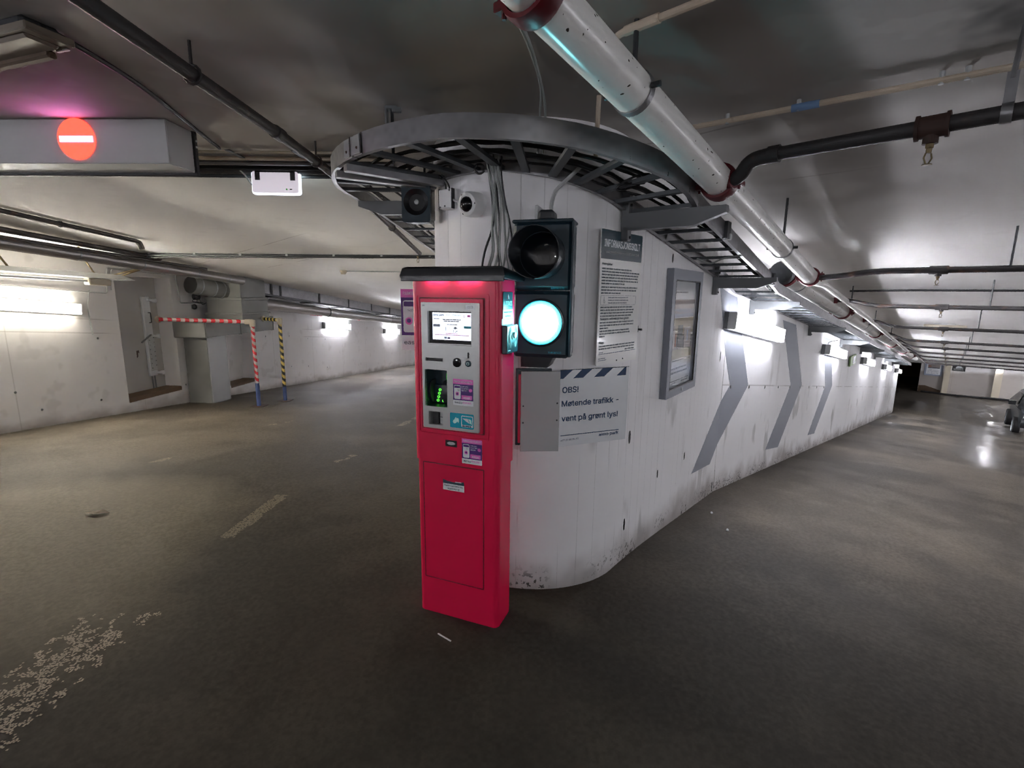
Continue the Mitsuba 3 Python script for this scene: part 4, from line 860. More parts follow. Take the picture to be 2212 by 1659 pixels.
part(inf, 'fine_print', print_rows(FI, [(.02, .09, 1.291), (.02, .06, 1.323)], .0004, .005, .014, 6), 'print_grey', stuff=True)
for u, z in ((.205, 1.272), (.215, 1.932), (.27, 1.276)): part(inf, 'screw', lathe(FI.P(u, 0, z), -FI.a, [(.005, 0), (.004, .003), (0, .004)], 8), 'dark_grey')
for u in (.1, .33): part(inf, 'stand_off', rod(FI.P(u, -.006, 1.6), FI.P(u, -.05, 1.6), .012, 8), 'mid_grey')

# poster case on the ramp wall
pc = thing('poster_case', 'grey framed glossy poster case on the ramp wall, right of the information sign', 'poster case')
u0, u1, z0, z1 = .665, 1.335, .928, 1.802
part(pc, 'frame', prism(FA, ring(rrect(u0, u1, z0, z1, .006), sbox(u0 + .06, z0 + .055, u1 - .06, z1 - .075)), .002, .048), 'grey_paint')
part(pc, 'back', FA.m(bx(u0 + .01, u1 - .01, .002, .012, z0 + .01, z1 - .01)), 'dark_grey')
part(pc, 'gasket', prism(FA, ring(sbox(u0 + .058, z0 + .052, u1 - .058, z1 - .072), sbox(u0 + .066, z0 + .060, u1 - .066, z1 - .080)), .040, .0485), 'black')
part(pc, 'poster', FA.m(bx(u0 + .06, u1 - .06, .012, .014, z0 + .055, z1 - .075)), 'sign_white')
pu0, pu1 = u0 + .062, u1 - .062
for a, b, m, nm in ((1.62, 1.727, 'sign_white', 'poster_top'), (1.50, 1.60, 'tan', 'poster_picture'), (1.475, 1.535, 'sky_grey', 'poster_picture'), (1.34, 1.47, 'cream', 'poster_picture'), (1.24, 1.36, 'mid_grey', 'poster_picture'), (1.18, 1.25, 'olive', 'poster_picture')): part(pc, nm, FA.m(bx(pu0, pu1, .014, .0145 + .0005 * (nm != 'poster_top'), a, b)), m)
for a, b, c_, d, m in ((.70, .83, 1.26, 1.42, 'tan'), (.90, 1.0, 1.25, 1.42, 'mid_grey'), (1.04, 1.2, 1.25, 1.40, 'tan'), (.84, .87, 1.27, 1.36, 'orange'), (1.10, 1.13, 1.3, 1.38, 'sky_grey')): part(pc, 'poster_picture', FA.m(bx(a + .03, b + .03, .015, .0162, c_, d)), m)
for z, w in ((1.165, .004), (1.02, .003)): part(pc, 'poster_rule', FA.m(bx(pu0 + .01, pu1 - .03, .014, .0152, z, z + w)), 'print_dark')
part(pc, 'poster_text', print_rows(FA, [(pu0 + .03, pu1 - .08, 1.105), (pu0 + .03, pu1 - .06, 1.075)], .014, .012, .03, 8), 'print_grey'); part(pc, 'poster_text', print_rows(FA, [(pu0 + .35, pu1 - .04, 1.000), (pu0 + .12, pu0 + .22, 1.0), (pu0 + .1, pu0 + .38, 1.645)], .0145, .009, .02, 9), 'print_grey')
g = trimesh.Trimesh(FA.pts([(u0 + .055, .036, z0 + .05), (u1 - .055, .036, z0 + .05), (u1 - .055, .036, z1 - .07), (u0 + .055, .036, z1 - .07)]), [[0, 1, 2], [0, 2, 3]], process=False)
key = f'{pc}__glass'; scene[key] = {**mikit.ply(g, None, smooth=False), 'bsdf': {'type': 'ref', 'id': 'mat_glass'}}; labels[key] = {'label': 'glossy clear front'}
part(pc, 'lock', lathe(FA.P((u0 + u1) / 2, .048, z0 + .03), nA, [(.012, 0), (.012, .004), (0, .005)], 10), 'light_grey')

# ------------------------------------------------------------------ dome camera, junction box, loudspeaker
nd = np.array([-.525, -.851, 0]); o = np.array([NOSE[0], NOSE[1], 2.064]) + nd * RN
dc = thing('dome_camera', 'white dome security camera high on the wall end above the red machine', 'camera'); ax = nd + np.array([-.10, -.1, -.12]); ax /= np.linalg.norm(ax)
part(dc, 'base', lathe(o - nd * .012, ax, [(.060, 0), (.061, .05), (.060, .075), (.054, .092), (.040, .098), (.036, .094)], 28), 'white'); dd = o - nd * .012 + ax * .088
part(dc, 'dome', lathe(dd, ax, [(.037 * math.cos(t), .026 * math.sin(t)) for t in np.linspace(0, math.pi / 2 - .02, 10)] + [(0, .026)], 28), 'black_gloss', 'glossy black dome')
xx = np.cross(ax, UP); xx /= np.linalg.norm(xx); yy = np.cross(xx, ax)
for a in (60, 180, 300): part(dc, 'screw', lathe(dd + (xx * math.cos(math.radians(a)) + yy * math.sin(math.radians(a))) * .050, ax, [(.004, -.002), (.004, .006), (0, .007)], 8), 'dark_grey')
nd2 = np.array([-.75, -.661, 0]); fr = Fr(np.array([NOSE[0], NOSE[1], 0]) + nd2 * (RN + .014), [.86, -.51, 0])
jb = thing('junction_box', 'small white junction box left of the dome camera', 'box')
part(jb, 'box', fr.m(bx(-.045, .045, -.012, .045, 2.055, 2.15, .005)), 'white')
for u in (-.040, .043): part(jb, 'dark_band', fr.m(bx(u, u + .0025, .02,   .0465, 2.053, 2.152)), 'black')
for u, z in ((-.03, 2.062), (.0, 2.066), (.03, 2.142)): part(jb, 'screw', lathe(fr.P(u, .045, z), -fr.a, [(.005, 0), (.004, .002), (0, .003)], 8), 'dark_grey')
part(jb, 'lead', tube(spline([fr.P(.045, .03, 2.095), fr.P(.07, .04, 2.085), fr.P(.10, .06, 2.075)]), .006, 6), 'white')
for i in range(2): part(jb, 'lead', tube(spline([fr.P(-.01 + .025 * i, .02, 2.14), fr.P(-.02 + .02 * i, .015, 2.18), fr.P(-.05 + .02 * i, .03, 2.225)]), .004, 5), 'cable_dark')
fr = Fr(np.array([-.522, 2.74, 0]), [.99, -.12, 0])
ls = thing('horn_loudspeaker', 'square black horn loudspeaker with a pale centre, hanging under the cable tray', 'loudspeaker')
part(ls, 'housing', prism(fr, ring(rrect(-.078, .078, 1.995, 2.205, .016), circ(0, 2.10, .068, 12)), -.02, 0), 'housing'); part(ls, 'shell', fr.m(bx(-.074, .074, -.13, -.02, 2.0, 2.2, .02)), 'black')
part(ls, 'horn', lathe(fr.P(0, 0, 2.10), fr.a, [(.068, 0), (.055, .012), (.03, .03), (.018, .05)], 24), 'black'); part(ls, 'cone_tip', lathe(fr.P(-.002, -.045, 2.103), -fr.a, [(.018, 0), (.017, .02), (.010, .03), (0, .033)], 16), 'light_grey', 'pale round tip'); part(ls, 'hanger', rod(fr.P(.03, -.07, 2.2), fr.P(.03, -.07, 2.30), .006, 6), 'dark_grey')

# ------------------------------------------------------------------ cable tray round the wall end and down the ramp
def st_left(s):
    i = NOSE + RN * np.array([math.sin(math.radians(275)), math.cos(math.radians(275))]); p = np.array([i[0], i[1], 0]) + dL * s
    w = .54 - .012 * min(s, 6)
    z = 2.21 - .0915 * max(0, s - .1)
    return p - nL * .015 * 1.0 + UP * z, p - nL * w + UP * z
def st_arc(a):
    d = np.array([math.sin(math.radians(a)), math.cos(math.radians(a)), 0]); z = float(np.interp(a, [122, 126.2, 151, 173, 200], [2.013, 2.03, 2.106, 2.165, 2.21]))
    ro = float(np.interp(a, [126, 150, 185, 275], [.965, 1.06, 1.15, 1.145])); c = np.array([NOSE[0], NOSE[1], z])
    return c + d * (RN + .015), c + d * ro
def st_A(s):
    z = 2.013 - .141 * (s - .13); p = PA + dA * s + UP * z; return p + nA * .015, p + nA * (.365 + .01 * s)
def st_B(s):
    p = PJ + dB * s + UP * (1.665 - .1305 * s); return p + nB * .015, p + nB * .40
SECT = [('left', [st_left(s) for s in (14, 10, 7, 5, 3.5, 2.5, 1.6, .8, .3)] + [st_arc(a) for a in np.linspace(275, 227.5, 11)]),
        ('bend', [st_arc(a) for a in np.linspace(226.5, 127, 24)] + [st_A(s) for s in (.1, .35, .54)]),
        ('upper', [st_A(s) for s in (.56, 1.0, 1.6, 2.14)]),
        ('ramp', [st_A(s) for s in (2.16, 2.3)] + [st_B(s) for s in (.05, 1, 3, 6, 10, 15, 20.8)])]
LAB = {'left': 'cable tray section along the left side of the dividing wall', 'bend': 'curved grey cable tray section sweeping round the wall end above the red machine',
       'upper': 'short cable tray section above the poster case', 'ramp': 'long straight cable tray section descending along the ramp wall above the lit lamps'}
PR_OUT = [(.003, 0), (.003, .088), (-.020, .088), (-.020, .084), (0, .084), (0, .004), (-.020, .004), (-.020, 0)]
PR_IN = [(-.003, 0), (.020, 0), (.020, .004), (0, .004), (0, .084), (.020, .084), (.020, .088), (-.003, .088)]
trays = {}
RUNG = {'left': [('L', s) for s in np.arange(11.8, .2, -.30)] + [('C', a) for a in (268, 257, 246, 235)], 'bend': [('C', a) for a in (222, 210, 198, 186.5, 175, 163.5, 152, 141, 130)] + [('A', .12), ('A', .38)],
        'upper': [('A', s) for s in (.62, .86, 1.10, 1.34, 1.58, 1.82, 2.06)], 'ramp': [('B', s) for s in np.arange(.05, 20.6, .27)]}
FN = {'L': st_left, 'C': st_arc, 'A': st_A, 'B': st_B}
for nm, stn in SECT:
    k = trays[nm] = thing('cable_tray', LAB[nm], 'cable tray')
    part(k, 'outer_rail', hsweep([o for i, o in stn], PR_OUT), 'galv'); part(k, 'inner_rail', hsweep([i for i, o in stn], PR_IN), 'galv')
    for t, q in RUNG[nm]:
        i, o = FN[t](q); f = Fr(i, o - i); L = np.linalg.norm(o - i)
        part(k, 'rung', f.m(cat([bx(0, L, -.016, .016, .004, .010), bx(0, L, -.018, -.014, .004, .022), bx(0, L, .014, .018, .004, .022)])), 'shaded_tray_rung', smooth=False)
def joint(k, p, d, m='aluminium'):
    f = Fr(p, d)
    part(k, 'joint_plate', f.m(bx(-.075, .075, .004, .009, .006, .082, .001)), m)
    for u in (-.05, .05): part(k, 'bolt', lathe(f.P(u, .009, .03), -f.a, [(.006, 0), (.005, .004), (0, .005)], 8), 'rust')
    for q in ((-.02, -.008, .009, .0105, .004, .085), (.075, .083, .004, .006, .002, .086)): part(k, 'joint_slot', f.m(bx(*q)), 'black')
i, o = st_arc(227); dd = o - i; dd /= np.linalg.norm(dd); joint(trays['bend'], o, np.array([-dd[1], dd[0], 0]))
for s, f in ((.55, st_A), (2.15, st_A)):
    i, o = f(s); part(trays['upper'], 'joint_flange', Fr(o, dA).m(bx(-.05, .03, -.006, .022, .0, .095, .002)), 'dark_grey'); part(trays['upper'], 'joint_block', Fr(o, dA).m(bx(.0, .035, .004, .03, -.005, .03, .003)), 'light_grey')
i, o = st_arc(240); a_, b_ = st_arc(232)
for (p, q) in ((o, i), (b_, a_)): part(trays['bend'], 'cross_channel', Fr(p - UP * .02, q - p).m(bx(0, np.linalg.norm(q - p) * .96, -.022, .022, -.02, .012, .002)), 'galv')
def bracket(fr, s, z, L, label, slope=0.0):
    k = thing('tray_bracket', label, 'bracket', 'brackets under the cable tray')
    part(k, 'wall_strut', fr.m(bx(s - .022, s + .022, .004, .045, z - .14, z + .10, .003)), 'mid_grey')
    part(k, 'arm', fr.m(trimesh.convex.convex_hull(np.array([(s + e, -o_, zz) for e in (-.022, .022) for o_, zz in ((.04, z - .085), (.04, z - .002), (L, z - .002), (L, z - .035), (L * .72, z - .085))]))), 'mid_grey')
    for j in range(2): part(k, 'bolt', lathe(fr.P(s, .045, z - .12 + .16 * j), -fr.a, [(.008, 0), (.007, .008), (0, .009)], 6), 'dark_grey')
br = ['bracket beside the top of the information sign', 'bracket just right of the poster case', 'bracket above the nearest ramp wall lamp', 'bracket between the first and second ramp wall lamps', 'bracket just past the second ramp wall lamp, above the small green sign', 'bracket just before the third ramp wall lamp', 'bracket just past the third ramp wall lamp', 'bracket above the fourth ramp wall lamp', 'bracket just before the fifth and farthest ramp wall lamp']
bracket(FA, -.07, st_A(-.07)[0][2], .52, br[0]); bracket(FA, 1.80, st_A(1.80)[0][2], .48, br[1])
for j, s in enumerate((.62, 3.45, 6.24, 9.04, 11.9, 14.8, 17.6)): bracket(FB, s, st_B(s)[0][2], .46, br[2 + j])
flc = Fr(st_left(0)[0] * [1, 1, 0], dL * -1); bracket(Fr(np.array([-.471, 3.152, 0]), -dL), -.14, 2.205, .545, 'bracket behind the black horn loudspeaker')
# cables lying in the tray
ALL = [q for _, stn in SECT for q in stn]
N_ARC = sum(len(stn) for _, stn in SECT[:2])
for c in range(6):
    fr_ = .16 + .13 * c; pts = []
    for j, (i, o) in enumerate(ALL):
        g = min(max((j - N_ARC + 9) / 8, 0), 1); t = (fr_ + .03 * math.sin(1.1 * j * .6 + c * 2.1)) * (1 - g) + (.80 + .027 * c) * g; pts.append(i + (o - i) * t + UP * (.030 + .004 * ((c * 7 + j) % 3) / 2 + .02 * (c % 2)))
    single('tray_cable', tube(spline(pts, 3), .007 + .002 * (c % 3), 6), 'cable_dark', 'dark cable lying lengthways in the cable tray', 'cable', 'cables lying in the cable tray')
k = thing('cable_coil', 'small dark loop of cable caught in the tray above the traffic light', 'cable')
i, o = st_arc(150); c0 = (i + o) / 2 + UP * .03
scene[k] = mikit.ply(cat([tube([c0 + np.array([math.cos(a), math.sin(a), .35 * math.sin(a + j)]) * (.05 + .012 * j) for a in np.linspace(0, 2 * math.pi, 18)], .005, 5) for j in range(3)]), 'mat_cable_dark', smooth=35)
i, o = st_A(1.0); single('tray_cable', tube(spline([i + (o - i) * .2 - UP * .01, st_A(1.05)[0] + nA * .15 - UP * .035, st_A(.98)[0] + nA * .25 - UP * .02, st_A(.9)[1] - UP * .02 + nA * .02]), .006, 6), 'cable_grey', 'pale cable looped across the underside of the tray above the poster case', 'cable')
# bundle hanging from the tray down behind the machine
for c in range(9):
    t = (c - 4) / 4; w = .9 + .2 * RNG.random()
    r_ = lambda a: a * (RNG.random() - .5)
    pts = [(-.10 + .035 * t + r_(.02), 2.40, 2.26), (-.092 + .03 * t + r_(.01), 2.462 - .004 * (c % 2), 2.18), (-.072 + .034 * t * w + r_(.014), 2.478 - .010 * (c % 3), 2.07), (-.070 + .045 * t * w + r_(.03), 2.482 - .008 * (c % 2), 1.95), (-.072 + .058 * t * w + r_(.03), 2.485 - .008 * (c % 3), 1.83), (-.078 + .07 * t * w + r_(.02), 2.486 - .006 * (c % 2), 1.73), (-.085 + .07 * t, 2.485, 1.6)]
    single('hanging_cable', tube(spline(pts, 5), .0045 + .0012 * (c % 3 == 0), 6), 'cable_grey' if c % 4 else 'dark_grey', 'thin pale cable in the bundle hanging down the wall behind the red machine' if c % 4 else 'thin dark cable in the bundle hanging down the wall behind the red machine', 'cable', 'pale cables hanging behind the red machine' if c % 4 else 'dark cables hanging behind the red machine')
k = thing('cable_ring', 'small black ring hanging from the tray beside the cable bundle', 'ring'); part(k, 'ring', tube([np.array([-.165 + .022 * math.cos(a), 2.47, 2.205 + .022 * math.sin(a)]) for a in np.linspace(0, 2 * math.pi, 16)], .005, 6), 'black')
k = thing('tray_hanger', 'steel beam clamp on the ceiling holding the curved cable tray', 'hanger')
part(k, 'clamp', cat([trimesh.creation.box([.05, .04, .012], np.array([[1, 0, 0, -.555], [0, 1, 0, 2.40], [0, 0, 1, 2.441], [0, 0, 0, 1]])), trimesh.creation.box([.008, .04, .07], np.array([[1, 0, 0, -.58], [0, 1, 0, 2.40], [0, 0, 1, 2.408], [0, 0, 0, 1]])), trimesh.creation.box([.04, .02, .02], np.array([[1, 0, 0, -.53], [0, 1, 0, 2.38], [0, 0, 1, 2.428], [0, 0, 0, 1]]))]), 'aluminium')
part(k, 'rod', rod((-.555, 2.40, 2.44), (-.555, 2.40, 2.21), .007, 8), 'dark_grey')
for off in (0, .022):
    single('drop_cable', tube(spline([(-.03 + off * .3, 1.50, 2.443), (-.004 + off * .4, 1.64, 2.443), (.045 + off * .3, 1.83, 2.442), (.098 + off * .2, 2.10, 2.43), (.104 + off, 2.20, 2.36), (.100 + off, 2.26, 2.22)]), .0055, 6), 'cable_grey', ('left' if off == 0 else 'right') + ' one of two thin pale ceiling cables dropping into the curved tray', 'cable', 'pair of pale cables dropping into the tray')
single('drop_pipe', tube([(.352, 2.24, 2.445), (.350, 2.26, 2.2)], .010, 8), 'beige_conduit', 'short pale conduit dropping into the tray left of the white pipe', 'conduit')

# ------------------------------------------------------------------ white sprinkler main over the ramp and its branches
p1 = lambda t: np.array([.102, 1.348, 2.30]) + t * np.array([.636, .772, -.13])
d1 = np.array([.636, .772, -.13]); d1 /= np.linalg.norm(d1)
def coupling(parent, p, d, r, m='red_coupling', w=.028):
    p, d = np.asarray(p), np.asarray(d); side = np.cross(d, UP); side /= np.linalg.norm(side)
    ms = [lathe(p, d, [(r, -w), (r * 1.17, -w), (r * 1.22, -w * .5), (r * 1.22, w * .5), (r * 1.17, w), (r, w)], 24)]
    for e in (-1, 1):
        c = p + side * e * r * 1.32
        f = Fr(c, side); ms += [f.m(bx(-r * .28, r * .28, -w * .8, w * .8, -r * .42, -r * .06, .004)), f.m(bx(-r * .28, r * .28, -w * .8, w * .8, r * .06, r * .42, .004)), rod(c - UP * r * .6, c + UP * r * .6, r * .09, 6)]
    part(parent, 'coupling', cat(ms), m, 'dark red bolted pipe coupling')
mp = thing('white_main_pipe', 'thick white sprinkler main descending over the ramp from the top edge, flecked with dark chips', 'pipe')
part(mp, 'pipe', rod(p1(-.9), p1(3.95), .063, 28), 'white_pipe'); coupling(mp, p1(-.10), d1, .066); coupling(mp, p1(3.85), d1, .066, w=.03)
def ring_clamp(parent, p, d, r, zc):
    part(parent, 'hanger_band', lathe(p, d, [(r, -.012), (r + .004, -.012), (r + .004, .012), (r, .012)], 24), 'galv')
    part(parent, 'hanger_rod', rod(np.asarray(p) + UP * r, [p[0], p[1], zc], .008, 8), 'dark_grey')
    sd = np.cross(d, UP); sd /= np.linalg.norm(sd)
    for e in (-1, 1): part(parent, 'hanger_bolt', rod(p + sd * e * (r + .002) - d * .012, p + sd * e * (r + .03) - d * .012, .009, 8), 'dark_grey')
for t in (.42, 2.70): q = p1(t); ring_clamp(mp, q, d1, .064, cz(q[0], q[1]))
def hB(s, n, z): return PJ + dB * s + nB * n + UP * z
m2 = thing('white_main_pipe', 'lower white sprinkler main with a dark round end cap, above the ramp wall lamps', 'pipe')
q0, q1 = hB(.12, .38, 1.85), hB(22.6, .42, -.92); d2 = (q1 - q0) / np.linalg.norm(q1 - q0)
part(m2, 'pipe', rod(q0 + d2 * .08, q1, .092, 28), 'white_pipe')
part(m2, 'end_cap', lathe(q0 + d2 * .10, -d2, [(.104, 0), (.106, .06), (.098, .085), (.06, .105), (0, .11)], 28), 'dark_grey', 'dark round end cap')
coupling(m2, q0 + d2 * .14, d2, .096, w=.035)
for s in (3.35, 7.4, 11.2, 15.3, 19.4): coupling(m2, q0 + d2 * s, d2, .094, w=.03)
for s in (.62, 5.5, 9.5, 13.5): q = q0 + d2 * s; ring_clamp(m2, q, d2, .093, cz(q[0], q[1]))
m3 = thing('white_branch_main', 'thinner white pipe continuing from the thick white main towards the bottom of the ramp', 'pipe')
part(m3, 'pipe', tube([p1(3.9), p1(4.15), hB(.85, .60, 1.752), hB(3.2, .60, 1.47), hB(9, .60, .72), hB(14, .6, .08)], .033, 14), 'white_pipe')
for s in (2.6, 5.2, 8.2): q = hB(s, .60, 1.862 - .1225 * (s + .0)); part(m3, 'hanger', rod(q, [q[0], q[1], cz(q[0], q[1])], .008, 6), 'dark_grey')
b1p = [p1(1.30), p1(1.30) + np.array([.045, -.10, -.004]), np.array([.985, 2.19, 2.185]), np.array([1.05, 2.12, 2.19]), np.array([1.55, 1.625, 2.19]), np.array([3.4, -.18, 2.19])]
bk = thing('sprinkler_branch', 'nearest dark sprinkler branch pipe on the right, with an S-shaped rusty bend', 'pipe', None)
pp = fillet(b1p, .05); part(bk, 'pipe', tube(pp[-3:] if False else [b1p[3], b1p[4], b1p[5]], .026, 14), 'dark_pipe')
part(bk, 'bend', tube(fillet(b1p[:4], .05), [.030] * len(fillet(b1p[:4], .05)), 14), 'dark_pipe', 'S-shaped rusty bend')
part(bk, 'collar', rod(b1p[3] - (b1p[4] - b1p[3]) * .03, b1p[3] + (b1p[4] - b1p[3]) * .03, .034, 14), 'dark_pipe')
coupling(bk, p1(1.30), d1, .066, w=.034)
part(bk, 'outlet', rod(p1(1.30), p1(1.30) + np.array([.036, -.08, -.003]), .038, 14), 'red_coupling')
hp = b1p[3] + (b1p[4] - b1p[3]) * .70 ; dbr = (b1p[4] - b1p[3]) / np.linalg.norm(b1p[4] - b1p[3])
hp = np.array([1.40, 1.775, 2.19])
part(bk, 'rusty_tee', cat([rod(hp - dbr * .045, hp + dbr * .045, .036, 14), rod(hp, hp - UP * .055, .022, 12), rod(hp - dbr * .045, hp - dbr * .035, .041, 14), rod(hp + dbr * .035, hp + dbr * .045, .041, 14)]), 'rust', 'rusty tee fitting')
sprinkler(bk, hp - UP * .05)
q = np.array([1.525, 1.65, 2.19]); part(bk, 'hanging_strap', cat([Fr(q, dbr).m(bx(-.014, .014, -.004, .004, -.03, .12)), lathe(q, dbr, [(.027, -.014), (.031, -.014), (.031, .014), (.027, .014)], 16), rod(q + UP * .10, [q[0] + .01, q[1], 2.46], .008, 6)]), 'galv')
BR = [(.02, .66, 1.79, 'second'), (2.25, .46, 0, 'third'), (4.85, .46, 0, 'fourth'), (7.7, .46, 0, 'fifth'), (9.7, .46, 0, 'sixth'), (12.0, .46, 0, 'seventh'), (14.3, .46, 0, 'eighth'), (16.9, .46, 0, 'ninth'), (19.8, .46, 0, 'tenth and farthest')]
for s, n0, zs, nm in BR:
    c = PJ + dB * s; zb = cz(c[0] + nB[0] * 2, c[1] + nB[1] * 2, .285); z0 = zs or float((q0 + d2 * s)[2]) + .02
    k = thing('sprinkler_branch', f'{nm} sprinkler branch pipe across the ramp ceiling, counted from the viewer', 'pipe', None)
    part(k, 'pipe', tube(fillet([hB(s, n0, z0), hB(s, n0 + .16, z0 + .005), hB(s, n0 + .42, zb), hB(s, 9.1, zb)], .12), .023, 12), 'dark_pipe')
    part(k, 'tee', cat([rod(hB(s, 1.42, zb), hB(s, 1.53, zb), .031, 12), rod(hB(s, 1.475, zb), hB(s, 1.475, zb - .045), .02, 10)]), 'dark_pipe')
    sprinkler(k, hB(s, 1.475, zb - .04))
    for n in (1.85, 4.5): part(k, 'hanger', rod(hB(s, n, zb), hB(s, n, zb + .29), .007, 6), 'dark_grey')
    part(k, 'red_outlet', rod(hB(s, n0 - .04, z0), hB(s, n0 + .05, z0), .034, 12), 'red_coupling')
# conduits on the right ceiling
k = thing('ceiling_conduit', 'beige conduit with a blue sleeve clipped to the ceiling at the upper right', 'conduit')
ce = lambda x, y: np.array([x, y, cz(x, y, .03)])
e0, e1 = np.array([.78, 2.515]), np.array([1.693, 1.807]); dirr = (e1 - e0) / np.linalg.norm(e1 - e0)
pt = lambda t: ce(*(e0 + dirr * t))
part(k, 'conduit', tube([pt(t) for t in (-.02, .3, .6, .9, 1.2, 1.8, 2.6, 3.4)], .012, 10), 'beige_conduit'); part(k, 'sleeve', rod(pt(.475), pt(.575), .0155, 12), 'blue_sleeve', 'blue sleeve')
for t in (.22, .50, .95, 1.02): part(k, 'clip', rod(pt(t) - UP * .014, pt(t) + UP * .03, .009, 8), 'light_grey')
k = thing('ceiling_conduit', 'beige conduit at the top edge bending down behind the white main', 'conduit')
part(k, 'conduit', tube(fillet([(.95, 1.13, 2.43), (.325, 1.715, 2.43), (.30, 1.755, 2.415), (.307, 1.81, 2.32)], .03), .011, 10), 'beige_conduit'); part(k, 'sleeve', rod((.34, 1.70, 2.43), (.425, 1.621, 2.43), .0145, 10), 'beige_conduit')
k = thing('ceiling_conduit', 'thin conduit on the ceiling just above the third sprinkler branch', 'conduit'); zc_ = cz(*(hB(2.7, 2, 0)[:2]), .05)
part(k, 'conduit', tube([hB(2.75, .55, zc_), hB(2.7, 1.2, zc_ + .01), hB(2.75, 9, zc_)], .012, 8), 'cable_dark')
k = thing('batten_lamp', 'unlit cream batten lamp on the ceiling between far sprinkler branches', 'lamp'); zc_ = cz(*(hB(7.0, 1.5, 0)[:2]))
part(k, 'body', fbx(Fr(hB(7.0, 0, 0), nB), 1.15, 1.75, -.04, .04, zc_ - .06, zc_ - .02, c=.008), 'cream'); part(k, 'mount', fbx(Fr(hB(7.0, 0, 0), nB), 1.3, 1.6, -.02, .02, zc_ - .03, zc_ + .01), 'light_grey')

# ------------------------------------------------------------------ bottom of the ramp
k = thing('exit_route_sign', 'small green and white sign on the ramp wall after the second lamp', 'sign')
part(k, 'panel', fbx(FB, 7.5, 8.2, .02, .05, .20, .42, c=.005), 'green_sign'); part(k, 'pictogram', fbx(FB, 7.8, 8.1, .05, .054, .23, .39), 'sign_white')
for n0_, n1_, lab in ((1.38, 1.62, 'narrow'), (3.22, 3.50, 'stained')):
    part('wall_far', 'pilaster', fbx(FF, n0_, n1_, -.02, .16, -3.4, -1.0), 'cream', f'{lab} pale pilaster')
part('wall_far', 'pilaster', fbx(FF, 5.6, 5.9, -.02, .16, -3.4, -1.0), 'cream')
k = thing('wall_poster', 'grey framed poster with small text at the left end of the far wall', 'poster'); part(k, 'frame', fbx(FF, .60, 1.32, .01, .05, -2.24, -1.60, c=.006), 'sky_grey'); part(k, 'sheet', fbx(FF, .68, 1.24, .05, .054, -2.17, -1.62), 'sign_white')
part(k, 'picture', fbx(FF, .73, 1.20, .054, .057, -1.82, -1.66), 'tan'); part(k, 'dark_band', fbx(FF, .73, 1.20, .054, .057, -1.86, -1.82), 'print_dark'); part(k, 'picture', fbx(FF, .75, .86, .057, .059, -1.80, -1.72), 'orange'); part(k, 'fine_print', print_rows(FF, [(.73, 1.18, z) for z in (-1.95, -2.0, -2.05, -2.12)], .054, .015, .06, 3), 'print_grey')
k = thing('wall_poster', 'black poster with a white shape on the far wall, right of the grey framed one', 'poster'); part(k, 'panel', fbx(FF, 1.66, 2.16, .01, .03, -1.90, -1.56), 'black'); part(k, 'white_shape', prism(FF, Polygon([(1.80, -1.70), (1.90, -1.60), (2.02, -1.62), (2.0, -1.70), (2.10, -1.74), (1.9, -1.75), (1.78, -1.77)]), .03, .034), 'sign_white'); part(k, 'fine_print', print_rows(FF, [(1.72, 2.10, -1.80), (1.72, 2.08, -1.85)], .03, .02, .08, 2), 'light_grey')
part('wall_far', 'tide_mark', prism(FF, Polygon([(.46, -3.2), (.46, -2.80), (.7, -2.78), (1.0, -2.86), (1.36, -2.98), (1.36, -3.2)]), 0, .004), 'grime_brown')
k = thing('ground_pipe', 'dark bundle lying along the foot of the far wall', 'pipe'); part(k, 'pipe', tube(spline([hB(28.0, .6, -3.08), hB(27.9, 2.0, -3.10), hB(27.95, 3.5, -3.06), hB(27.8, 4.6, -3.07)]), .05, 8), 'black')

# parked car at the right edge
ang = math.atan(SLOPE_R); cs, cn = 20.2, 4.30
co = hB(cs, cn, float(floor_z(*(hB(cs, cn, 0)[:2]))) + .02)
FC = Fr(co, dB * math.cos(.06) - UP * math.sin(.06))     # u: towards the bottom of the ramp, off: away from the wall
car = thing('car', 'dark parked car cut off by the right edge of the picture', 'car')
side = lambda pr, w, m: m
low = [(-2.12, .34), (-2.14, .62), (-2.05, .82), (-1.2, .93), (1.7, .98), (2.08, .92), (2.14, .6), (2.1, .32)]
cab = [(-1.15, .90), (-.45, 1.40), (.2, 1.46), (1.1, 1.42), (1.85, .95)]
hull = lambda pts: FC.m(trimesh.convex.convex_hull(np.array(pts)))
part(car, 'body', hull([(u, e * (w - .04 * (z > .8)), z) for u, z in low for e in (-1, 1) for w in (.86 if abs(u) < 2.0 else .74,)]), 'car_paint')
part(car, 'cabin', hull([(u, e * (.82 if z < 1.2 else .60), z) for u, z in cab for e in (-1, 1)]), 'car_paint')
part(car, 'side_window', hull([(u, e, z) for u, z, e in ((-.85, 1.0, .80), (-.4, 1.33, .655), (1.0, 1.33, .655), (1.4, 1.0, .80), (-.85, 1.0, .815), (-.4, 1.33, .672), (1.0, 1.33, .672), (1.4, 1.0, .815))]), 'black_gloss'); part(car, 'side_window', hull([(u, -e, z) for u, z, e in ((-.85, 1.0, .80), (-.4, 1.33, .655), (1.0, 1.33, .655), (1.4, 1.0, .80), (-.85, 1.0, .815), (-.4, 1.33, .672), (1.0, 1.33, .672), (1.4, 1.0, .815))]), 'black_gloss')
part(car, 'windscreen', hull([(u, y, z) for u, z in ((-1.10, .945), (-.50, 1.385)) for y in (-.62, .62)] + [(u - .02, y, z + .012) for u, z in ((-1.10, .945), (-.50, 1.385)) for y in (-.60, .60)]), 'sky_grey')
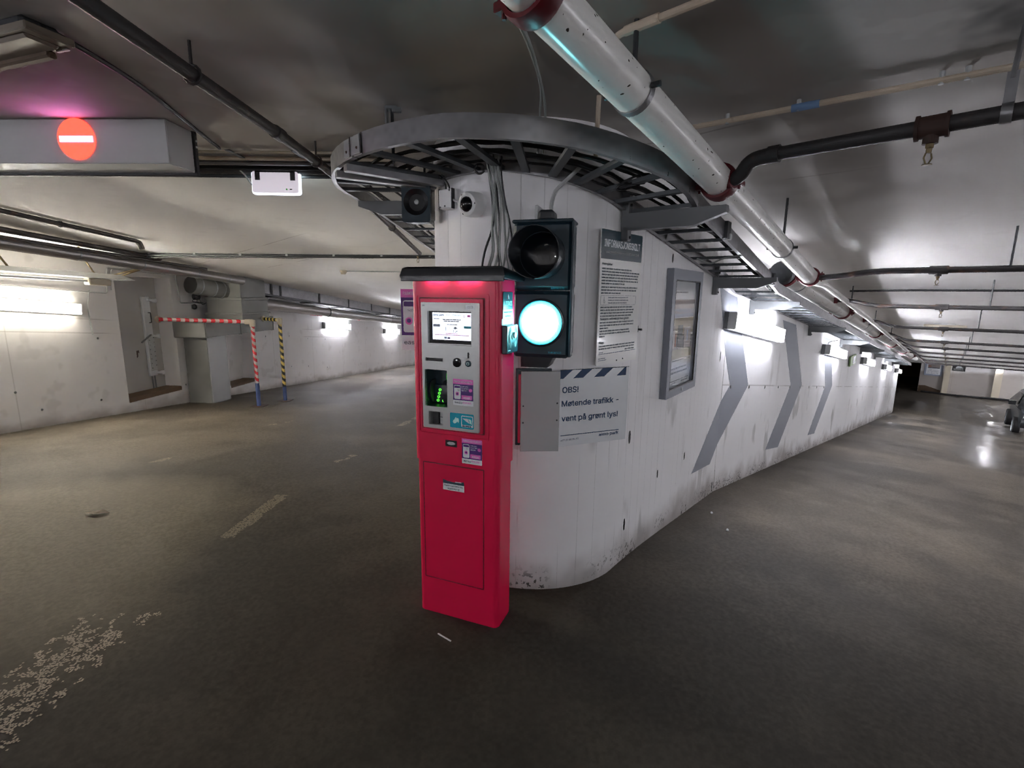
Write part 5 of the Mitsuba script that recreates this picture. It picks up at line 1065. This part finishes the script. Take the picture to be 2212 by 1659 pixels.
for e in (-1, 1):
    for u in (-1.35, 1.35):
        w = part(car, 'wheel', lathe(FC.P(u, e * .88, .30), -FC.a * e, [(.20, -.2), (.31, -.19), (.315, -.02), (.28, 0), (.20, .005)], 24), 'tyre'); part(w, 'rim', lathe(FC.P(u, e * .88, .30), -FC.a * e, [(.20, .0), (.17, -.03), (.05, -.01), (0, -.005)], 20), 'aluminium')
    part(car, 'headlight', hull([(u, e * y, z) for u, y, z in ((-2.13, .42, .62), (-2.10, .72, .66), (-2.0, .70, .80), (-2.07, .42, .78), (-2.15, .42, .64), (-2.16, .68, .70))]), 'white_gloss'); part(car, 'mirror', hull([(u, e * y, z) for u in (-.92, -.78) for y in (.84, 1.02) for z in (.98, 1.12)]), 'car_paint')
part(car, 'number_plate', hull([(u, y, z) for u in (-2.155, -2.12) for y in (-.26, .26) for z in (.42, .53)]), 'sign_white'); part(car, 'grille', hull([(u, y, z) for u in (-2.15, -2.1) for y in (-.36, .36) for z in (.60, .72)]), 'black')

# ------------------------------------------------------------------ litter
single('paper_strip', cat([trimesh.creation.box([.085, .006, .004], np.array([[.8, -.6, 0, -.31], [-.6, -.8, 0, 2.094], [0, 0, -1, .003], [0, 0, 0, 1]]))]), 'sign_white', 'thin white strip of paper on the floor in front of the red machine', 'litter', smooth=False)
for x, y, wh in ((1.70, 3.58, 'nearer'), (1.74, 3.98, 'farther')): single('litter_crumb', trimesh.creation.icosphere(1, .011).apply_translation([x, y, float(floor_z(x, y)) + .008]), 'sign_white', wh + ' white crumb of litter on the floor near the foot of the ramp wall', 'litter', 'white crumbs by the ramp wall', smooth=False)
single('leaf', trimesh.Trimesh([(-3.13, 3.36, .012), (-3.03, 3.33, .02), (-2.95, 3.38, .008), (-3.02, 3.41, .022), (-3.04, 3.37, .004)], [[0, 1, 4], [1, 2, 4], [2, 3, 4], [3, 0, 4], [0, 3, 1], [1, 3, 2]], process=False), 'grime_brown', 'dry brown leaf lying on the floor of the left lane', 'leaf', smooth=False)
